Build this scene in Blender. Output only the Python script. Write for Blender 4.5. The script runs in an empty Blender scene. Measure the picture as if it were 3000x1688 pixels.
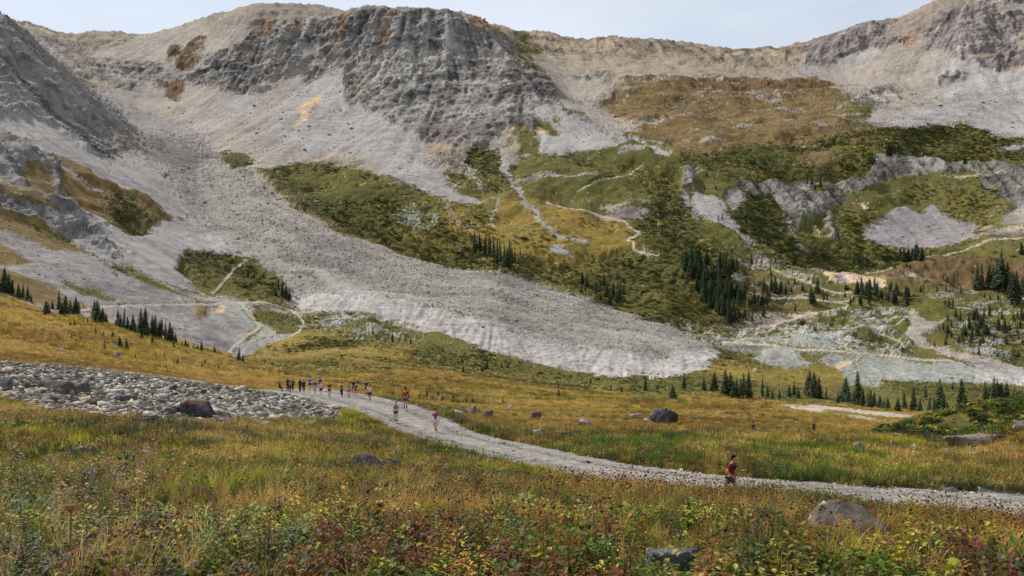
import bpy, bmesh, math, random
import numpy as np
from mathutils import Vector, Matrix
random.seed(7)
RNG = np.random.default_rng(11)
R = math.radians
SC = bpy.context.scene
COL = SC.collection

# ------------------------------------------------------------------ camera, sky, sun, exposure
FPX, HZ = 2310.0, 1055.0          # focal length and eye level of the 3000x1688 photograph, in its pixels
cd = bpy.data.cameras.new('camera'); cam = bpy.data.objects.new('camera', cd); COL.objects.link(cam)
cam.location = (0, 0, 0); cam.rotation_euler = (R(90), 0, 0)
cd.sensor_width = 36; cd.lens = 36 * FPX / 3000
cd.shift_y = (HZ - 844) / 3000
cd.clip_start = 0.1; cd.clip_end = 20000
SC.camera = cam
SC.render.resolution_x, SC.render.resolution_y = 1024, 576
SUN_EL, SUN_AZ = R(48), R(-57)    # azimuth from +y (view direction), negative = left
w = bpy.data.worlds.new('World'); SC.world = w; w.use_nodes = True
nt = w.node_tree; bg = nt.nodes['Background']
sky = nt.nodes.new('ShaderNodeTexSky'); sky.sky_type = 'NISHITA'; sky.sun_disc = False
sky.sun_elevation = SUN_EL; sky.sun_rotation = SUN_AZ
sky.altitude = 3400; sky.air_density = 1.0; sky.dust_density = 2.2; sky.ozone_density = 1.6
# thin high cloud veil over the blue
tc = nt.nodes.new('ShaderNodeTexCoord'); mp = nt.nodes.new('ShaderNodeMapping'); mp.inputs['Scale'].default_value = (1.2, 1.2, 5)
ns = nt.nodes.new('ShaderNodeTexNoise'); ns.inputs['Scale'].default_value = 1.6; ns.inputs['Detail'].default_value = 5
nt.links.new(tc.outputs['Generated'], mp.inputs[0]); nt.links.new(mp.outputs[0], ns.inputs['Vector'])
mr = nt.nodes.new('ShaderNodeMapRange'); mr.inputs[1].default_value = .3; mr.inputs[2].default_value = .75
mr.inputs[3].default_value = .55; mr.inputs[4].default_value = .95
nt.links.new(ns.outputs[0], mr.inputs[0])
mx = nt.nodes.new('ShaderNodeMix'); mx.data_type = 'RGBA'
nt.links.new(mr.outputs[0], mx.inputs[0]); nt.links.new(sky.outputs[0], mx.inputs[6])
# the veil: pale blue low down, neutral white overhead
sp = nt.nodes.new('ShaderNodeSeparateXYZ'); nt.links.new(tc.outputs['Generated'], sp.inputs[0])
m3 = nt.nodes.new('ShaderNodeMapRange'); m3.inputs[1].default_value = .42; m3.inputs[2].default_value = .62; nt.links.new(sp.outputs[2], m3.inputs[0])
mv = nt.nodes.new('ShaderNodeMix'); mv.data_type = 'RGBA'; nt.links.new(m3.outputs[0], mv.inputs[0])
mv.inputs[6].default_value = (8.6, 9.3, 10.2, 1); mv.inputs[7].default_value = (4.0, 3.9, 3.75, 1); nt.links.new(mv.outputs[2], mx.inputs[7])
nt.links.new(mx.outputs[2], bg.inputs[0]); bg.inputs[1].default_value = 0.085
sd = bpy.data.lights.new('sun', 'SUN'); sd.energy = 3.9; sd.angle = R(4); sd.color = (1, .972, .935)
so = bpy.data.objects.new('sun', sd); COL.objects.link(so)
dv = Vector((math.sin(SUN_AZ) * math.cos(SUN_EL), math.cos(SUN_AZ) * math.cos(SUN_EL), math.sin(SUN_EL)))
so.rotation_euler = dv.to_track_quat('Z', 'Y').to_euler(); so.location = (-60, 20, 120)
SC.view_settings.view_transform = 'Standard'; SC.view_settings.look = 'None'
SC.view_settings.exposure = 0.33; SC.view_settings.gamma = 1.0
SC.cycles.max_bounces = 4; SC.cycles.diffuse_bounces = 3; SC.cycles.transparent_max_bounces = 4

# ------------------------------------------------------------------ helpers
def lin(c):
    c = np.asarray(c, float) / 255.0
    return np.where(c <= .04045, c / 12.92, ((c + .055) / 1.055) ** 2.4)
def L3(r, g, b, k=1.0): return lin((r, g, b)) * k
T2 = RNG.random((256, 256)).astype(np.float32)
T3 = RNG.random((64, 64, 64)).astype(np.float32)
def vn2(x, y):
    xi = np.floor(x); yi = np.floor(y); fx = (x - xi).astype(np.float32); fy = (y - yi).astype(np.float32)
    xi = xi.astype(np.int64) & 255; yi = yi.astype(np.int64) & 255; x1 = (xi + 1) & 255; y1 = (yi + 1) & 255
    fx = fx * fx * (3 - 2 * fx); fy = fy * fy * (3 - 2 * fy)
    a = T2[xi, yi]; b = T2[x1, yi]; c = T2[xi, y1]; d = T2[x1, y1]
    return (a + (b - a) * fx) * (1 - fy) + (c + (d - c) * fx) * fy
def vn3(x, y, z):
    xi = np.floor(x); yi = np.floor(y); zi = np.floor(z)
    fx = (x - xi).astype(np.float32); fy = (y - yi).astype(np.float32); fz = (z - zi).astype(np.float32)
    xi = xi.astype(np.int64) & 63; yi = yi.astype(np.int64) & 63; zi = zi.astype(np.int64) & 63
    x1 = (xi + 1) & 63; y1 = (yi + 1) & 63; z1 = (zi + 1) & 63
    fx = fx * fx * (3 - 2 * fx); fy = fy * fy * (3 - 2 * fy); fz = fz * fz * (3 - 2 * fz)
    def pl(zz):
        a = T3[xi, yi, zz]; b = T3[x1, yi, zz]; c = T3[xi, y1, zz]; d = T3[x1, y1, zz]
        return (a + (b - a) * fx) * (1 - fy) + (c + (d - c) * fx) * fy
    p, q = pl(zi), pl(z1)
    return p + (q - p) * fz
def fb2(x, y, s, o=4, g=.5, seed=0):       # fractal noise about 0, roughly -1..1; s = size of the largest features
    a, t, n = 1., 0., 0.; x = x / s + 17.3 * seed; y = y / s - 9.7 * seed
    for i in range(o):
        t = t + a * (vn2(x, y) * 2 - 1); n += a; a *= g
        x, y = x * 1.62 - y * 1.17 + 5.1, x * 1.17 + y * 1.62 + 1.9
    return t / n * 1.7
def fb3(x, y, z, s, o=4, g=.5, seed=0, ridge=False):
    a, t, n = 1., 0., 0.; x = x / s + 7.3 * seed; y = y / s + 3.1 * seed; z = z / s - 5.7 * seed
    for i in range(o):
        v = vn3(x, y, z) * 2 - 1
        if ridge: v = 1 - 2 * np.abs(v) ** .8
        t = t + a * v; n += a; a *= g
        x, y, z = x * 1.62 - y * 1.17 + 5.1, x * 1.17 + y * 1.62 + 1.9, z * 2.03 + 3.3
    return t / n * (1.0 if ridge else 1.7)
def sst(a, b, x): t = np.clip((x - a) / (b - a), 0, 1); return t * t * (3 - 2 * t)
def tag(o, label=None, cat=None, group=None, kind=None):
    if label: o['label'] = label
    if cat: o['category'] = cat
    if group: o['group'] = group
    if kind: o['kind'] = kind
    return o
def mesh_np(name, V, F, nv=4, smooth=False):
    me = bpy.data.meshes.new(name); V = np.asarray(V, np.float32); F = np.asarray(F, np.int32)
    me.vertices.add(len(V)); me.vertices.foreach_set('co', V.ravel())
    me.loops.add(F.size); me.loops.foreach_set('vertex_index', F.ravel())
    me.polygons.add(len(F)); me.polygons.foreach_set('loop_start', np.arange(0, F.size, nv, dtype=np.int32))
    try: me.polygons.foreach_set('loop_total', np.full(len(F), nv, np.int32))
    except Exception: pass
    if smooth: me.polygons.foreach_set('use_smooth', np.ones(len(F), bool))
    me.update(calc_edges=True); return me
def vcol(me, C, name='Col'):
    a = me.color_attributes.new(name, 'FLOAT_COLOR', 'POINT'); C = np.asarray(C, np.float32)
    if C.shape[1] == 3: C = np.hstack([C, np.ones((len(C), 1), np.float32)])
    a.data.foreach_set('color', C.ravel())
def link(name, me, mat=None, parent=None):
    o = bpy.data.objects.new(name, me); COL.objects.link(o)
    if mat is not None: me.materials.clear(); me.materials.append(mat)
    if parent is not None: o.parent = parent
    return o
def empty(name, loc, rz=0):
    o = bpy.data.objects.new(name, None); COL.objects.link(o); o.location = loc; o.rotation_euler = (0, 0, rz)
    o.empty_display_size = .2; return o
def new_mat(name, rough=.9, spec=.25):
    m = bpy.data.materials.new(name); m.use_nodes = True; b = m.node_tree.nodes['Principled BSDF']
    b.inputs['Roughness'].default_value = rough
    b.inputs['Specular IOR Level'].default_value = spec
    return m, m.node_tree, b
def attr_mat(name, rough=.95, spec=.1, nscale=1.0, amt=.25, bump=0., bscale=1.0, bdist=.1, kind='GEOMETRY', attr='Col'):
    """albedo from the 'Col' attribute, broken up by world-scale noise, with a fine bump"""
    m, t, b = new_mat(name, rough, spec); N = t.nodes; K = t.links
    a = N.new('ShaderNodeAttribute'); a.attribute_name = attr; a.attribute_type = kind
    co = N.new('ShaderNodeTexCoord')
    n = N.new('ShaderNodeTexNoise'); n.inputs['Scale'].default_value = nscale; n.inputs['Detail'].default_value = 4
    K.new(co.outputs['Object'], n.inputs['Vector'])
    r = N.new('ShaderNodeMapRange'); r.inputs[1].default_value = .3; r.inputs[2].default_value = .7
    r.inputs[3].default_value = 1 - amt; r.inputs[4].default_value = 1 + amt
    K.new(n.outputs[0], r.inputs[0])
    mm = N.new('ShaderNodeVectorMath'); mm.operation = 'SCALE'
    K.new(a.outputs['Color'], mm.inputs[0]); K.new(r.outputs[0], mm.inputs['Scale'])
    K.new(mm.outputs[0], b.inputs['Base Color'])
    if bump:
        n2 = N.new('ShaderNodeTexNoise'); n2.inputs['Scale'].default_value = bscale; n2.inputs['Detail'].default_value = 5
        n2.inputs['Roughness'].default_value = .65
        K.new(co.outputs['Object'], n2.inputs['Vector'])
        bp = N.new('ShaderNodeBump'); bp.inputs['Strength'].default_value = bump; bp.inputs['Distance'].default_value = bdist
        K.new(n2.outputs[0], bp.inputs['Height']); K.new(bp.outputs[0], b.inputs['Normal'])
    return m
def flat_mat(name, rgb, rough=.8, spec=.3, amt=.15, nscale=20., metal=0):
    m, t, b = new_mat(name, rough, spec); N = t.nodes; K = t.links
    b.inputs['Metallic'].default_value = metal
    co = N.new('ShaderNodeTexCoord'); n = N.new('ShaderNodeTexNoise'); n.inputs['Scale'].default_value = nscale
    n.inputs['Detail'].default_value = 3; K.new(co.outputs['Object'], n.inputs['Vector'])
    mxx = N.new('ShaderNodeMix'); mxx.data_type = 'RGBA'; K.new(n.outputs[0], mxx.inputs[0])
    mxx.inputs[6].default_value = (*[c * (1 - amt) for c in rgb], 1); mxx.inputs[7].default_value = (*[min(1, c * (1 + amt)) for c in rgb], 1)
    K.new(mxx.outputs[2], b.inputs['Base Color']); return m
# ------------------------------------------------------------------ the lie of the land
# Surveyed points (u, v, distance): where the sight line through a place meets the ground, and how far off that ground is.
P = []
def pts(*a):
    for q in a: P.append(q)
# the slope the camera stands on
for u in (-450, 300, 1050, 1800, 2500, 3450): pts((u, 2700, 3), (u, 1800, 6.2))
pts((-450, 1560, 11), (300, 1560, 10.5), (1050, 1570, 10.5), (1800, 1570, 11.5), (2500, 1590, 11.5), (3450, 1620, 11.5))
pts((-450, 1390, 20), (0, 1400, 20), (600, 1410, 20), (1200, 1440, 19), (1800, 1496, 19), (2400, 1545, 19), (3000, 1585, 18.5), (3450, 1600, 18.5))
pts((1500, 1405, 33), (1200, 1345, 38), (900, 1300, 40), (500, 1290, 36), (0, 1280, 34), (-450, 1260, 34))
# bank above the road, road
pts((2140, 1478, 25.3), (1800, 1446, 27.5), (2500, 1505, 24), (3000, 1560, 23), (3450, 1600, 22))
pts((2140, 1480, 29), (2700, 1512, 27.7), (3000, 1528, 27), (3450, 1560, 26), (1800, 1433, 34), (1500, 1340, 46), (1275, 1278, 57), (1160, 1247, 62), (1188, 1208, 67), (1080, 1190, 73), (1020, 1171, 86), (950, 1150, 98))
pts((2140, 1405, 36.5), (2700, 1440, 33), (3000, 1455, 32), (3450, 1470, 31), (1800, 1358, 42), (1500, 1303, 51), (1300, 1252, 64), (1180, 1196, 78))
# stone field on the left and meadow before it
pts((0, 1195, 48), (-450, 1170, 50), (300, 1240, 46), (600, 1262, 47), (900, 1262, 52), (1010, 1222, 66))
pts((-450, 1040, 88), (0, 1062, 88), (300, 1097, 90), (600, 1130, 92), (850, 1158, 92))
# left golden hill: foot to crest, then hidden hollow
pts((-450, 930, 150), (0, 960, 150), (300, 1025, 160), (600, 1085, 165), (800, 1120, 165), (950, 1135, 140))
pts((-450, 790, 250), (0, 862, 258), (120, 905, 260), (250, 925, 266), (400, 955, 275), (520, 990, 282), (640, 1025, 288), (760, 1066, 294))
pts((-450, 830, 300), (0, 905, 310), (250, 965, 320), (520, 1015, 330), (700, 1052, 350))
# far side of the hollow, left
pts((-450, 760, 380), (0, 850, 375), (150, 900, 385), (300, 930, 395), (500, 985, 410), (640, 1038, 400))
pts((700, 1045, 420), (760, 1000, 450), (850, 975, 480), (700, 960, 460), (560, 930, 450), (620, 895, 520), (700, 880, 540), (450, 890, 470), (250, 880, 425))
pts((0, 780, 430), (200, 780, 470), (400, 800, 510), (600, 830, 560), (800, 880, 570))
pts((-450, 560, 470), (0, 640, 505), (200, 660, 550), (400, 700, 600), (560, 740, 640), (700, 800, 620))
pts((0, 560, 545), (150, 570, 575), (300, 590, 630), (430, 620, 680))
pts((-450, 330, 600), (0, 420, 640), (150, 440, 680), (300, 500, 720), (430, 520, 790), (550, 620, 770))
pts((-450, -60, 900), (-200, -30, 925), (0, 30, 950), (60, 85, 960), (130, 150, 985), (200, 200, 1010), (270, 262, 1040), (340, 330, 1065), (410, 392, 1080))
pts((0, 250, 780), (150, 310, 830), (300, 400, 880), (400, 440, 930))
# hidden gap behind that ridge, far bowl, skyline
pts((-450, 60, 1150), (0, 150, 1200), (130, 230, 1220), (230, 290, 1240), (330, 350, 1220))
pts((200, 185, 1520), (350, 250, 1480), (450, 290, 1450), (560, 350, 1330), (480, 385, 1230))
pts((-450, -40, 2000), (0, 60, 2000), (60, 62, 2000), (120, 72, 1990), (200, 103, 1980), (260, 93, 1990), (330, 90, 2000), (470, 92, 1990), (560, 66, 1960), (680, 32, 1930), (745, 8, 1900), (800, 14, 1900), (1000, 20, 1880))
pts((250, 160, 1740), (400, 175, 1720), (520, 150, 1720), (600, 120, 1720), (560, 230, 1580))
# block of cliffs: top edge, foot; the summit dome lies behind it
pts((640, 110, 1640), (735, 56, 1620), (850, 60, 1600), (1000, 55, 1590), (1045, 28, 1560), (1090, 17, 1540), (1200, 16, 1540), (1310, 26, 1530), (1390, 50, 1530), (1450, 90, 1530), (1485, 150, 1520))
pts((700, 200, 1520), (800, 190, 1530), (900, 160, 1540), (960, 200, 1480))
pts((640, 225, 1470), (720, 268, 1420), (870, 215, 1480), (950, 240, 1440), (1010, 300, 1330), (1060, 320, 1290))
pts((1100, 200, 1400), (1250, 200, 1390), (1400, 200, 1420))
pts((1130, 345, 1180), (1190, 375, 1120), (1250, 425, 1060), (1350, 430, 1040), (1450, 400, 1060), (1540, 390, 1060), (1600, 400, 1050))
pts((1150, 270, 1270), (1300, 300, 1220), (1450, 290, 1230), (1560, 270, 1240), (1640, 310, 1190), (1500, 170, 1440), (1590, 215, 1350), (1690, 330, 1150))
# aprons of scree below the cliffs
pts((560, 430, 1130), (700, 380, 1200), (850, 330, 1260), (940, 330, 1260), (1000, 400, 1130), (850, 430, 1060), (1050, 430, 1050), (700, 470, 1010), (620, 470, 1040), (1000, 480, 980), (1150, 520, 920), (1290, 560, 870), (1400, 600, 830))
pts((1250, 500, 930), (1150, 440, 1020))
# rock glacier: upper body, top, front crest, foot
pts((500, 470, 960), (600, 530, 880), (600, 630, 780), (720, 700, 700), (800, 620, 760), (760, 520, 880), (880, 580, 800), (900, 720, 660), (880, 800, 620), (860, 850, 600), (1000, 668, 705), (1000, 760, 630), (1000, 865, 570))
pts((1233, 757, 640), (1220, 830, 590), (1155, 900, 548), (1466, 800, 605), (1400, 880, 550), (1388, 955, 510), (1700, 869, 565), (1600, 950, 515), (1582, 1020, 478), (1932, 939, 525), (1850, 1000, 480), (1776, 1060, 455), (2050, 978, 500), (2000, 1045, 457), (2095, 1010, 480))
pts((870, 906, 580), (1000, 912, 545), (1175, 958, 520), (1349, 1008, 487), (1559, 1070, 455), (1699, 1101, 440), (1873, 1110, 430), (2000, 1099, 432), (2085, 1070, 445), (2120, 1042, 465))
pts((900, 600, 870), (1100, 690, 770), (1330, 765, 715), (1580, 830, 655), (1800, 898, 615), (2000, 950, 580), (2110, 1000, 535))
for u_, v_, y_ in ((880, 590, 800), (1000, 668, 705), (1110, 710, 672), (1233, 757, 640), (1350, 780, 622), (1466, 800, 605), (1580, 835, 585), (1700, 869, 565), (1820, 905, 545), (1932, 939, 525), (2050, 978, 500)):
    pts((u_, v_ + 16, y_ * 1.035))
# scrub and meadow in the middle, in front of the rock glacier
pts((900, 985, 430), (900, 1050, 320), (950, 1100, 230), (1100, 1030, 400), (1150, 1090, 260), (1300, 1070, 380), (1300, 1120, 250), (1500, 1110, 350), (1500, 1145, 240), (1800, 1135, 370), (1300, 1165, 160), (1150, 1158, 150), (1350, 1185, 130), (1700, 1165, 240), (2050, 1130, 370))
# meadow right of the road
pts((1500, 1240, 75), (1700, 1290, 58), (2000, 1300, 58), (2400, 1330, 54), (1945, 1240, 88), (1600, 1200, 120), (2000, 1190, 150), (2300, 1220, 118), (2600, 1260, 96), (2000, 1168, 215), (2300, 1180, 205), (2600, 1205, 190), (2850, 1215, 180), (2300, 1196, 165), (2700, 1232, 150))
pts((2000, 1172, 290), (2200, 1180, 300), (2500, 1192, 305), (2800, 1205, 300), (3100, 1190, 300), (3450, 1180, 300), (2900, 1150, 350), (2600, 1140, 380), (2300, 1130, 390))
# knoll on the right
pts((2780, 1330, 62), (2620, 1266, 76), (2700, 1230, 86), (2800, 1204, 88), (2900, 1183, 89), (3000, 1164, 88), (3200, 1142, 84), (3450, 1130, 82), (3000, 1310, 60), (3300, 1330, 52), (2950, 1240, 80), (2900, 1215, 130), (3100, 1215, 130), (3450, 1200, 130), (2780, 1290, 72), (3000, 1400, 42))
# valley on the right: dump fronts, terrace, flats
pts((2350, 1075, 432), (2250, 1060, 440), (2480, 1100, 430), (2570, 1150, 395), (2620, 1112, 420), (2850, 1130, 410), (3000, 1150, 400), (3450, 1170, 390))
pts((2300, 1025, 470), (2350, 1020, 470), (2450, 1028, 475), (2520, 1035, 478), (2650, 1048, 475), (2850, 1068, 468), (3000, 1082, 462), (3450, 1100, 450))
pts((2140, 990, 545), (2300, 990, 535), (2450, 1020, 510), (2700, 1030, 515), (3000, 1050, 500), (3450, 1060, 490), (2200, 960, 580), (2347, 945, 570), (2500, 920, 580), (2650, 990, 540), (2700, 930, 570), (2900, 960, 545), (3100, 960, 540))
pts((1980, 900, 590), (2050, 960, 570), (1900, 880, 610), (2200, 890, 610), (2350, 880, 620), (2550, 870, 610), (2800, 890, 590), (3000, 915, 570), (3450, 930, 540))
pts((1750, 820, 650), (1950, 780, 660), (2150, 820, 650), (2350, 820, 665), (2470, 805, 670), (2600, 800, 680), (2800, 810, 660), (3000, 800, 640), (3450, 780, 600))
pts((2450, 790, 700), (2700, 760, 715), (3000, 720, 720), (3450, 690, 690), (2250, 750, 730), (2050, 720, 730), (1850, 700, 725), (1650, 690, 725))
pts((1500, 720, 700), (1350, 700, 730), (1450, 620, 810), (1250, 620, 820), (1100, 600, 830), (1150, 680, 770))
pts((1650, 600, 800), (1500, 540, 860), (1620, 490, 900), (1750, 500, 900), (1870, 600, 810), (1900, 500, 890), (1760, 430, 980), (1600, 440, 970), (1880, 460, 960), (2000, 640, 790), (2100, 600, 810), (2030, 540, 870))
# little cliffs across the right, scree bowl under them
pts((2250, 640, 810), (2400, 660, 800), (2350, 590, 850), (2200, 560, 860), (2500, 640, 830), (2700, 700, 780), (2850, 690, 780), (2700, 600, 860), (2700, 530, 910), (2500, 560, 890), (2950, 600, 820), (3100, 620, 780))
pts((2050, 500, 900), (2250, 520, 905), (2350, 545, 900), (2450, 515, 920), (2600, 500, 930), (2750, 490, 935), (2900, 500, 910), (3450, 500, 860))
pts((2000, 480, 920), (2200, 470, 940), (2400, 490, 935), (2500, 465, 950), (2600, 455, 955), (2800, 465, 950), (2950, 470, 930))
# benches and brown tundra above
pts((1900, 400, 1060), (2200, 420, 1020), (2500, 400, 1060), (2800, 400, 1060), (3000, 410, 1030), (3450, 390, 980), (2100, 360, 1150), (2400, 360, 1150), (2700, 360, 1140), (3000, 370, 1100))
pts((1780, 380, 1110), (1750, 340, 1190), (1900, 310, 1270), (2100, 300, 1300), (2300, 310, 1290), (2500, 320, 1250), (1800, 240, 1430), (1950, 225, 1500), (2100, 230, 1560), (2300, 240, 1580), (2450, 290, 1380))
pts((1700, 370, 1090), (1640, 280, 1420), (1700, 300, 1340), (1780, 215, 1560), (1650, 200, 1650), (1560, 150, 1760))
pts((2200, 215, 1720), (2400, 240, 1650), (2600, 230, 1560), (2750, 260, 1430), (2500, 180, 1800), (2650, 330, 1230), (2850, 330, 1200), (3000, 340, 1170), (3450, 280, 1100), (2900, 240, 1370), (2950, 180, 1480))
pts((1440, 72, 1950), (1600, 85, 2000), (1800, 100, 2030), (1920, 113, 2060), (2050, 125, 2080), (2200, 141, 2100), (2290, 143, 2080), (2350, 128, 2040), (2430, 98, 2000), (2540, 60, 1940), (2620, 62, 1920), (2680, 30, 1880), (2760, -10, 1840), (3000, -110, 1780), (3450, -260, 1700))
pts((2300, 180, 1880), (2500, 130, 1820), (2700, 100, 1700), (2850, 60, 1640), (2700, 170, 1600), (3450, -60, 1450), (3000, 60, 1600), (1900, 180, 1840), (1700, 150, 1850), (2100, 190, 1850))
# behind the skylines the land falls away
for u, v in ((-450, -40), (0, 60), (200, 103), (470, 92), (680, 32), (745, 8), (1000, 20), (1150, 60), (1350, 80), (1600, 85), (1920, 113), (2200, 141), (2430, 98), (2600, 62), (2760, -10), (3000, -110), (3450, -260)):
    pts((u, v + 130, 2450), (u, v + 420, 3000))
for u in (1100, 1250, 1380): pts((u, 75, 1750))
P = np.array(P, float)
_, ui = np.unique(np.round(P[:, [0, 2]], 3), axis=0, return_index=True); P = P[np.sort(ui)]
KU, LMIN, LMAX = 520.0, math.log(2.6), math.log(3000.0)
U0, U1 = -450.0, 3450.0
def rbf(px, py, pv, gx, gy):
    n = len(px); D = np.hypot(px[:, None] - px[None], py[:, None] - py[None])
    A = np.zeros((n + 3, n + 3)); A[:n, :n] = D - 0.0; A[:n, :n] -= np.eye(n) * .004
    A[:n, n] = 1; A[:n, n + 1] = px; A[:n, n + 2] = py; A[n:, :n] = A[:n, n:].T
    c = np.linalg.solve(A, np.concatenate([pv, np.zeros(3)]))
    o = c[n] + c[n + 1] * gx + c[n + 2] * gy
    for i in range(n): o = o + c[i] * np.hypot(gx - px[i], gy - py[i])
    return o
GU, GL = 261, 700
gu = np.linspace(U0, U1, GU)
# row spacing: coarse near the camera, fine far off
tt = np.linspace(0, 1, GL); gl = LMIN + (LMAX - LMIN) * (1 - (1 - tt) ** 1.35)
GX, GY = np.meshgrid(gu / KU, gl * 1.9, indexing='ij')
# v is compressed near the camera, where it runs fast
def vc(v): return np.where(v > 1300, 1300 + (v - 1300) * .5, v)
def vd(v): return np.where(v > 1300, 1300 + (v - 1300) * 2., v)
BV = vd(rbf(P[:, 0] / KU, np.log(P[:, 2]) * 1.9, vc(P[:, 1]), GX, GY))
def blur(a, n, ax):
    for _ in range(n):
        p = np.concatenate([a.take([0], ax), a, a.take([-1], ax)], ax)
        m = a.shape[ax]; a = .25 * p.take(range(0, m), ax) + .5 * p.take(range(1, m + 1), ax) + .25 * p.take(range(2, m + 2), ax)
    return a
BV = blur(blur(BV, 5, 0), 7, 1)
def bil(A, fi, fj):
    i = np.clip(np.floor(fi).astype(int), 0, A.shape[0] - 2); j = np.clip(np.floor(fj).astype(int), 0, A.shape[1] - 2)
    a = np.clip(fi - i, 0, 1); b = np.clip(fj - j, 0, 1)
    return (A[i, j] * (1 - a) + A[i + 1, j] * a) * (1 - b) + (A[i, j + 1] * (1 - a) + A[i + 1, j + 1] * a) * b
def base_v(u, y):
    l = (np.log(y) - LMIN) / (LMAX - LMIN); t = 1 - (1 - np.clip(l, 0, 1)) ** (1 / 1.35)
    return bil(BV, (u - U0) / (U1 - U0) * (GU - 1), t * (GL - 1))
def base_z(x, y):
    y = np.asarray(y, float); x = np.asarray(x, float)
    return -(base_v(1500 + x / y * FPX, y) - HZ) / FPX * y
# ------------------------------------------------------------------ road centre line (plan) and flattening
ROADC = np.array([(-30, 106), (-24.5, 98), (-18.5, 87.5), (-13.2, 76), (-8.6, 65.5), (-5, 57), (-1.2, 50), (3.6, 41.5), (9, 34.6), (14, 31.3), (20, 29.4), (30, 27.6), (44, 26)], float)
def catmull(Q, n=16):
    out = []; Q = np.vstack([2 * Q[0] - Q[1], Q, 2 * Q[-1] - Q[-2]])
    for i in range(1, len(Q) - 2):
        for t in np.linspace(0, 1, n, endpoint=False):
            a, b, c, d = Q[i - 1:i + 3]
            out.append(.5 * ((2 * b) + (c - a) * t + (2 * a - 5 * b + 4 * c - d) * t * t + (3 * b - a - 3 * c + d) * t ** 3))
    out.append(Q[-2]); return np.array(out)
RC = catmull(ROADC); RT = np.gradient(RC, axis=0); RT /= np.linalg.norm(RT, axis=1)[:, None]
RH = 3.1 + .5 * np.sin(np.linspace(0, 9, len(RC)))          # half width
RH[:60] += np.linspace(1.6, 0, 60)
RZ = base_z(RC[:, 0], RC[:, 1]); RZ = np.convolve(np.pad(RZ, 12, mode='edge'), np.ones(25) / 25, 'valid')
def road_info(x, y):
    """distance outside the road edge (negative inside) and the road height there"""
    d = np.full(x.shape, 1e3); z = np.zeros(x.shape)
    m = (y < 125) & (np.abs(x) < 60); xs, ys = x[m], y[m]; bd = np.full(xs.shape, 1e3); bz = np.zeros(xs.shape)
    for i in range(0, len(RC), 2):
        q = np.hypot(xs - RC[i, 0], ys - RC[i, 1]) - RH[i]; k = q < bd; bd = np.where(k, q, bd); bz = np.where(k, RZ[i], bz)
    d[m] = bd; z[m] = bz; return d, z
# ------------------------------------------------------------------ land cover, outlined on the survey
CL = dict(tanrock=0, cliff=1, scree=2, screetan=3, glacier=4, bdark=5, tundra=6, olive=7, scrub=8, golden=9, dump=10, orange=11,
          path=12, peak=13, bank=14, cliffp=15, slab=16, mixed=17, near=18, rust=19, bluerock=20, purple=21, stone=22, tanscree2=23, brownmix=24)
RS = .5; RU0, RV0 = -460, -300; RW, RHH = int((3460 - RU0) * RS), int((1900 - RV0) * RS)
MAPC = np.full((RHH, RW), CL['olive'], np.uint8)
FR = {'F': (1.16505, 0, 0), '1': (1 / 2.576, 0, 0), '2': (1 / 2.576, 1000, 0), '3': (1 / 2.576, 2000, 0), '4': (1 / 2.576, 0, 560),
      '5': (1 / 2.576, 1000, 560), '6': (1 / 2.576, 2000, 560), '7': (1 / 1.7173, 0, 1100), '8': (1 / 1.7173, 1500, 1100), 'P': (1, 0, 0)}
def tr(fr, q):
    k, ox, oy = FR[fr]; q = np.array(q, float).reshape(-1, 2); return q * k + (ox, oy)
def poly(c, fr, *q):
    p = (tr(fr, q) - (RU0, RV0)) * RS
    x0, y0 = np.clip(np.floor(p.min(0)).astype(int), 0, (RW, RHH)); x1, y1 = np.clip(np.ceil(p.max(0)).astype(int) + 1, 0, (RW, RHH))
    if x1 <= x0 or y1 <= y0: return
    X, Y = np.meshgrid(np.arange(x0, x1) + .5, np.arange(y0, y1) + .5); ins = np.zeros(X.shape, bool)
    for i in range(len(p)):
        a, b = p[i - 1], p[i]
        if a[1] == b[1]: continue
        ins ^= ((a[1] > Y) != (b[1] > Y)) & (X < (b[0] - a[0]) * (Y - a[1]) / (b[1] - a[1]) + a[0])
    MAPC[y0:y1, x0:x1][ins] = CL[c]
def line(c, fr, wpx, *q):
    p = catmull(tr(fr, q), 10); t = np.gradient(p, axis=0); t /= np.linalg.norm(t, axis=1)[:, None] + 1e-9
    n = np.stack([-t[:, 1], t[:, 0]], 1) * wpx / 2
    poly(c, 'P', *[tuple(a) for a in np.vstack([p + n, (p - n)[::-1]])])
poly('tanrock', 'F', (-300, -100), (1300, -100), (1300, 430), (-300, 430))
poly('tanrock', 'F', (1200, -100), (3000, -200), (3000, 340), (1500, 340))
poly('tanscree2', 'F', (1290, 130), (1700, 140), (1900, 180), (2100, 160), (2100, 200), (1500, 205), (1420, 170))
poly('screetan', 'F', (200, 140), (420, 70), (640, 30), (620, 110), (500, 200), (430, 230), (560, 240), (680, 230), (640, 370), (560, 380), (430, 300), (330, 230))
poly('screetan', '1', (640, 640), (900, 650), (1150, 640), (1500, 640), (1800, 700), (2000, 1000), (1700, 1100), (1400, 960), (1000, 820))
poly('cliff', '1', (560, 420), (760, 440), (1150, 480), (1280, 550), (1420, 560), (1400, 640), (1300, 700), (1130, 630), (980, 660), (880, 640), (700, 560))
poly('brownmix', '1', (1440, 310), (1530, 250), (1540, 380), (1500, 450), (1440, 520), (1310, 520), (1350, 440))
poly('brownmix', '1', (1270, 370), (1370, 340), (1340, 430), (1260, 490)); poly('brownmix', '1', (1210, 620), (1400, 600), (1380, 690), (1310, 760), (1250, 700))
poly('brownmix', '1', (1560, 400), (1600, 400), (1540, 520), (1480, 520))
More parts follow.
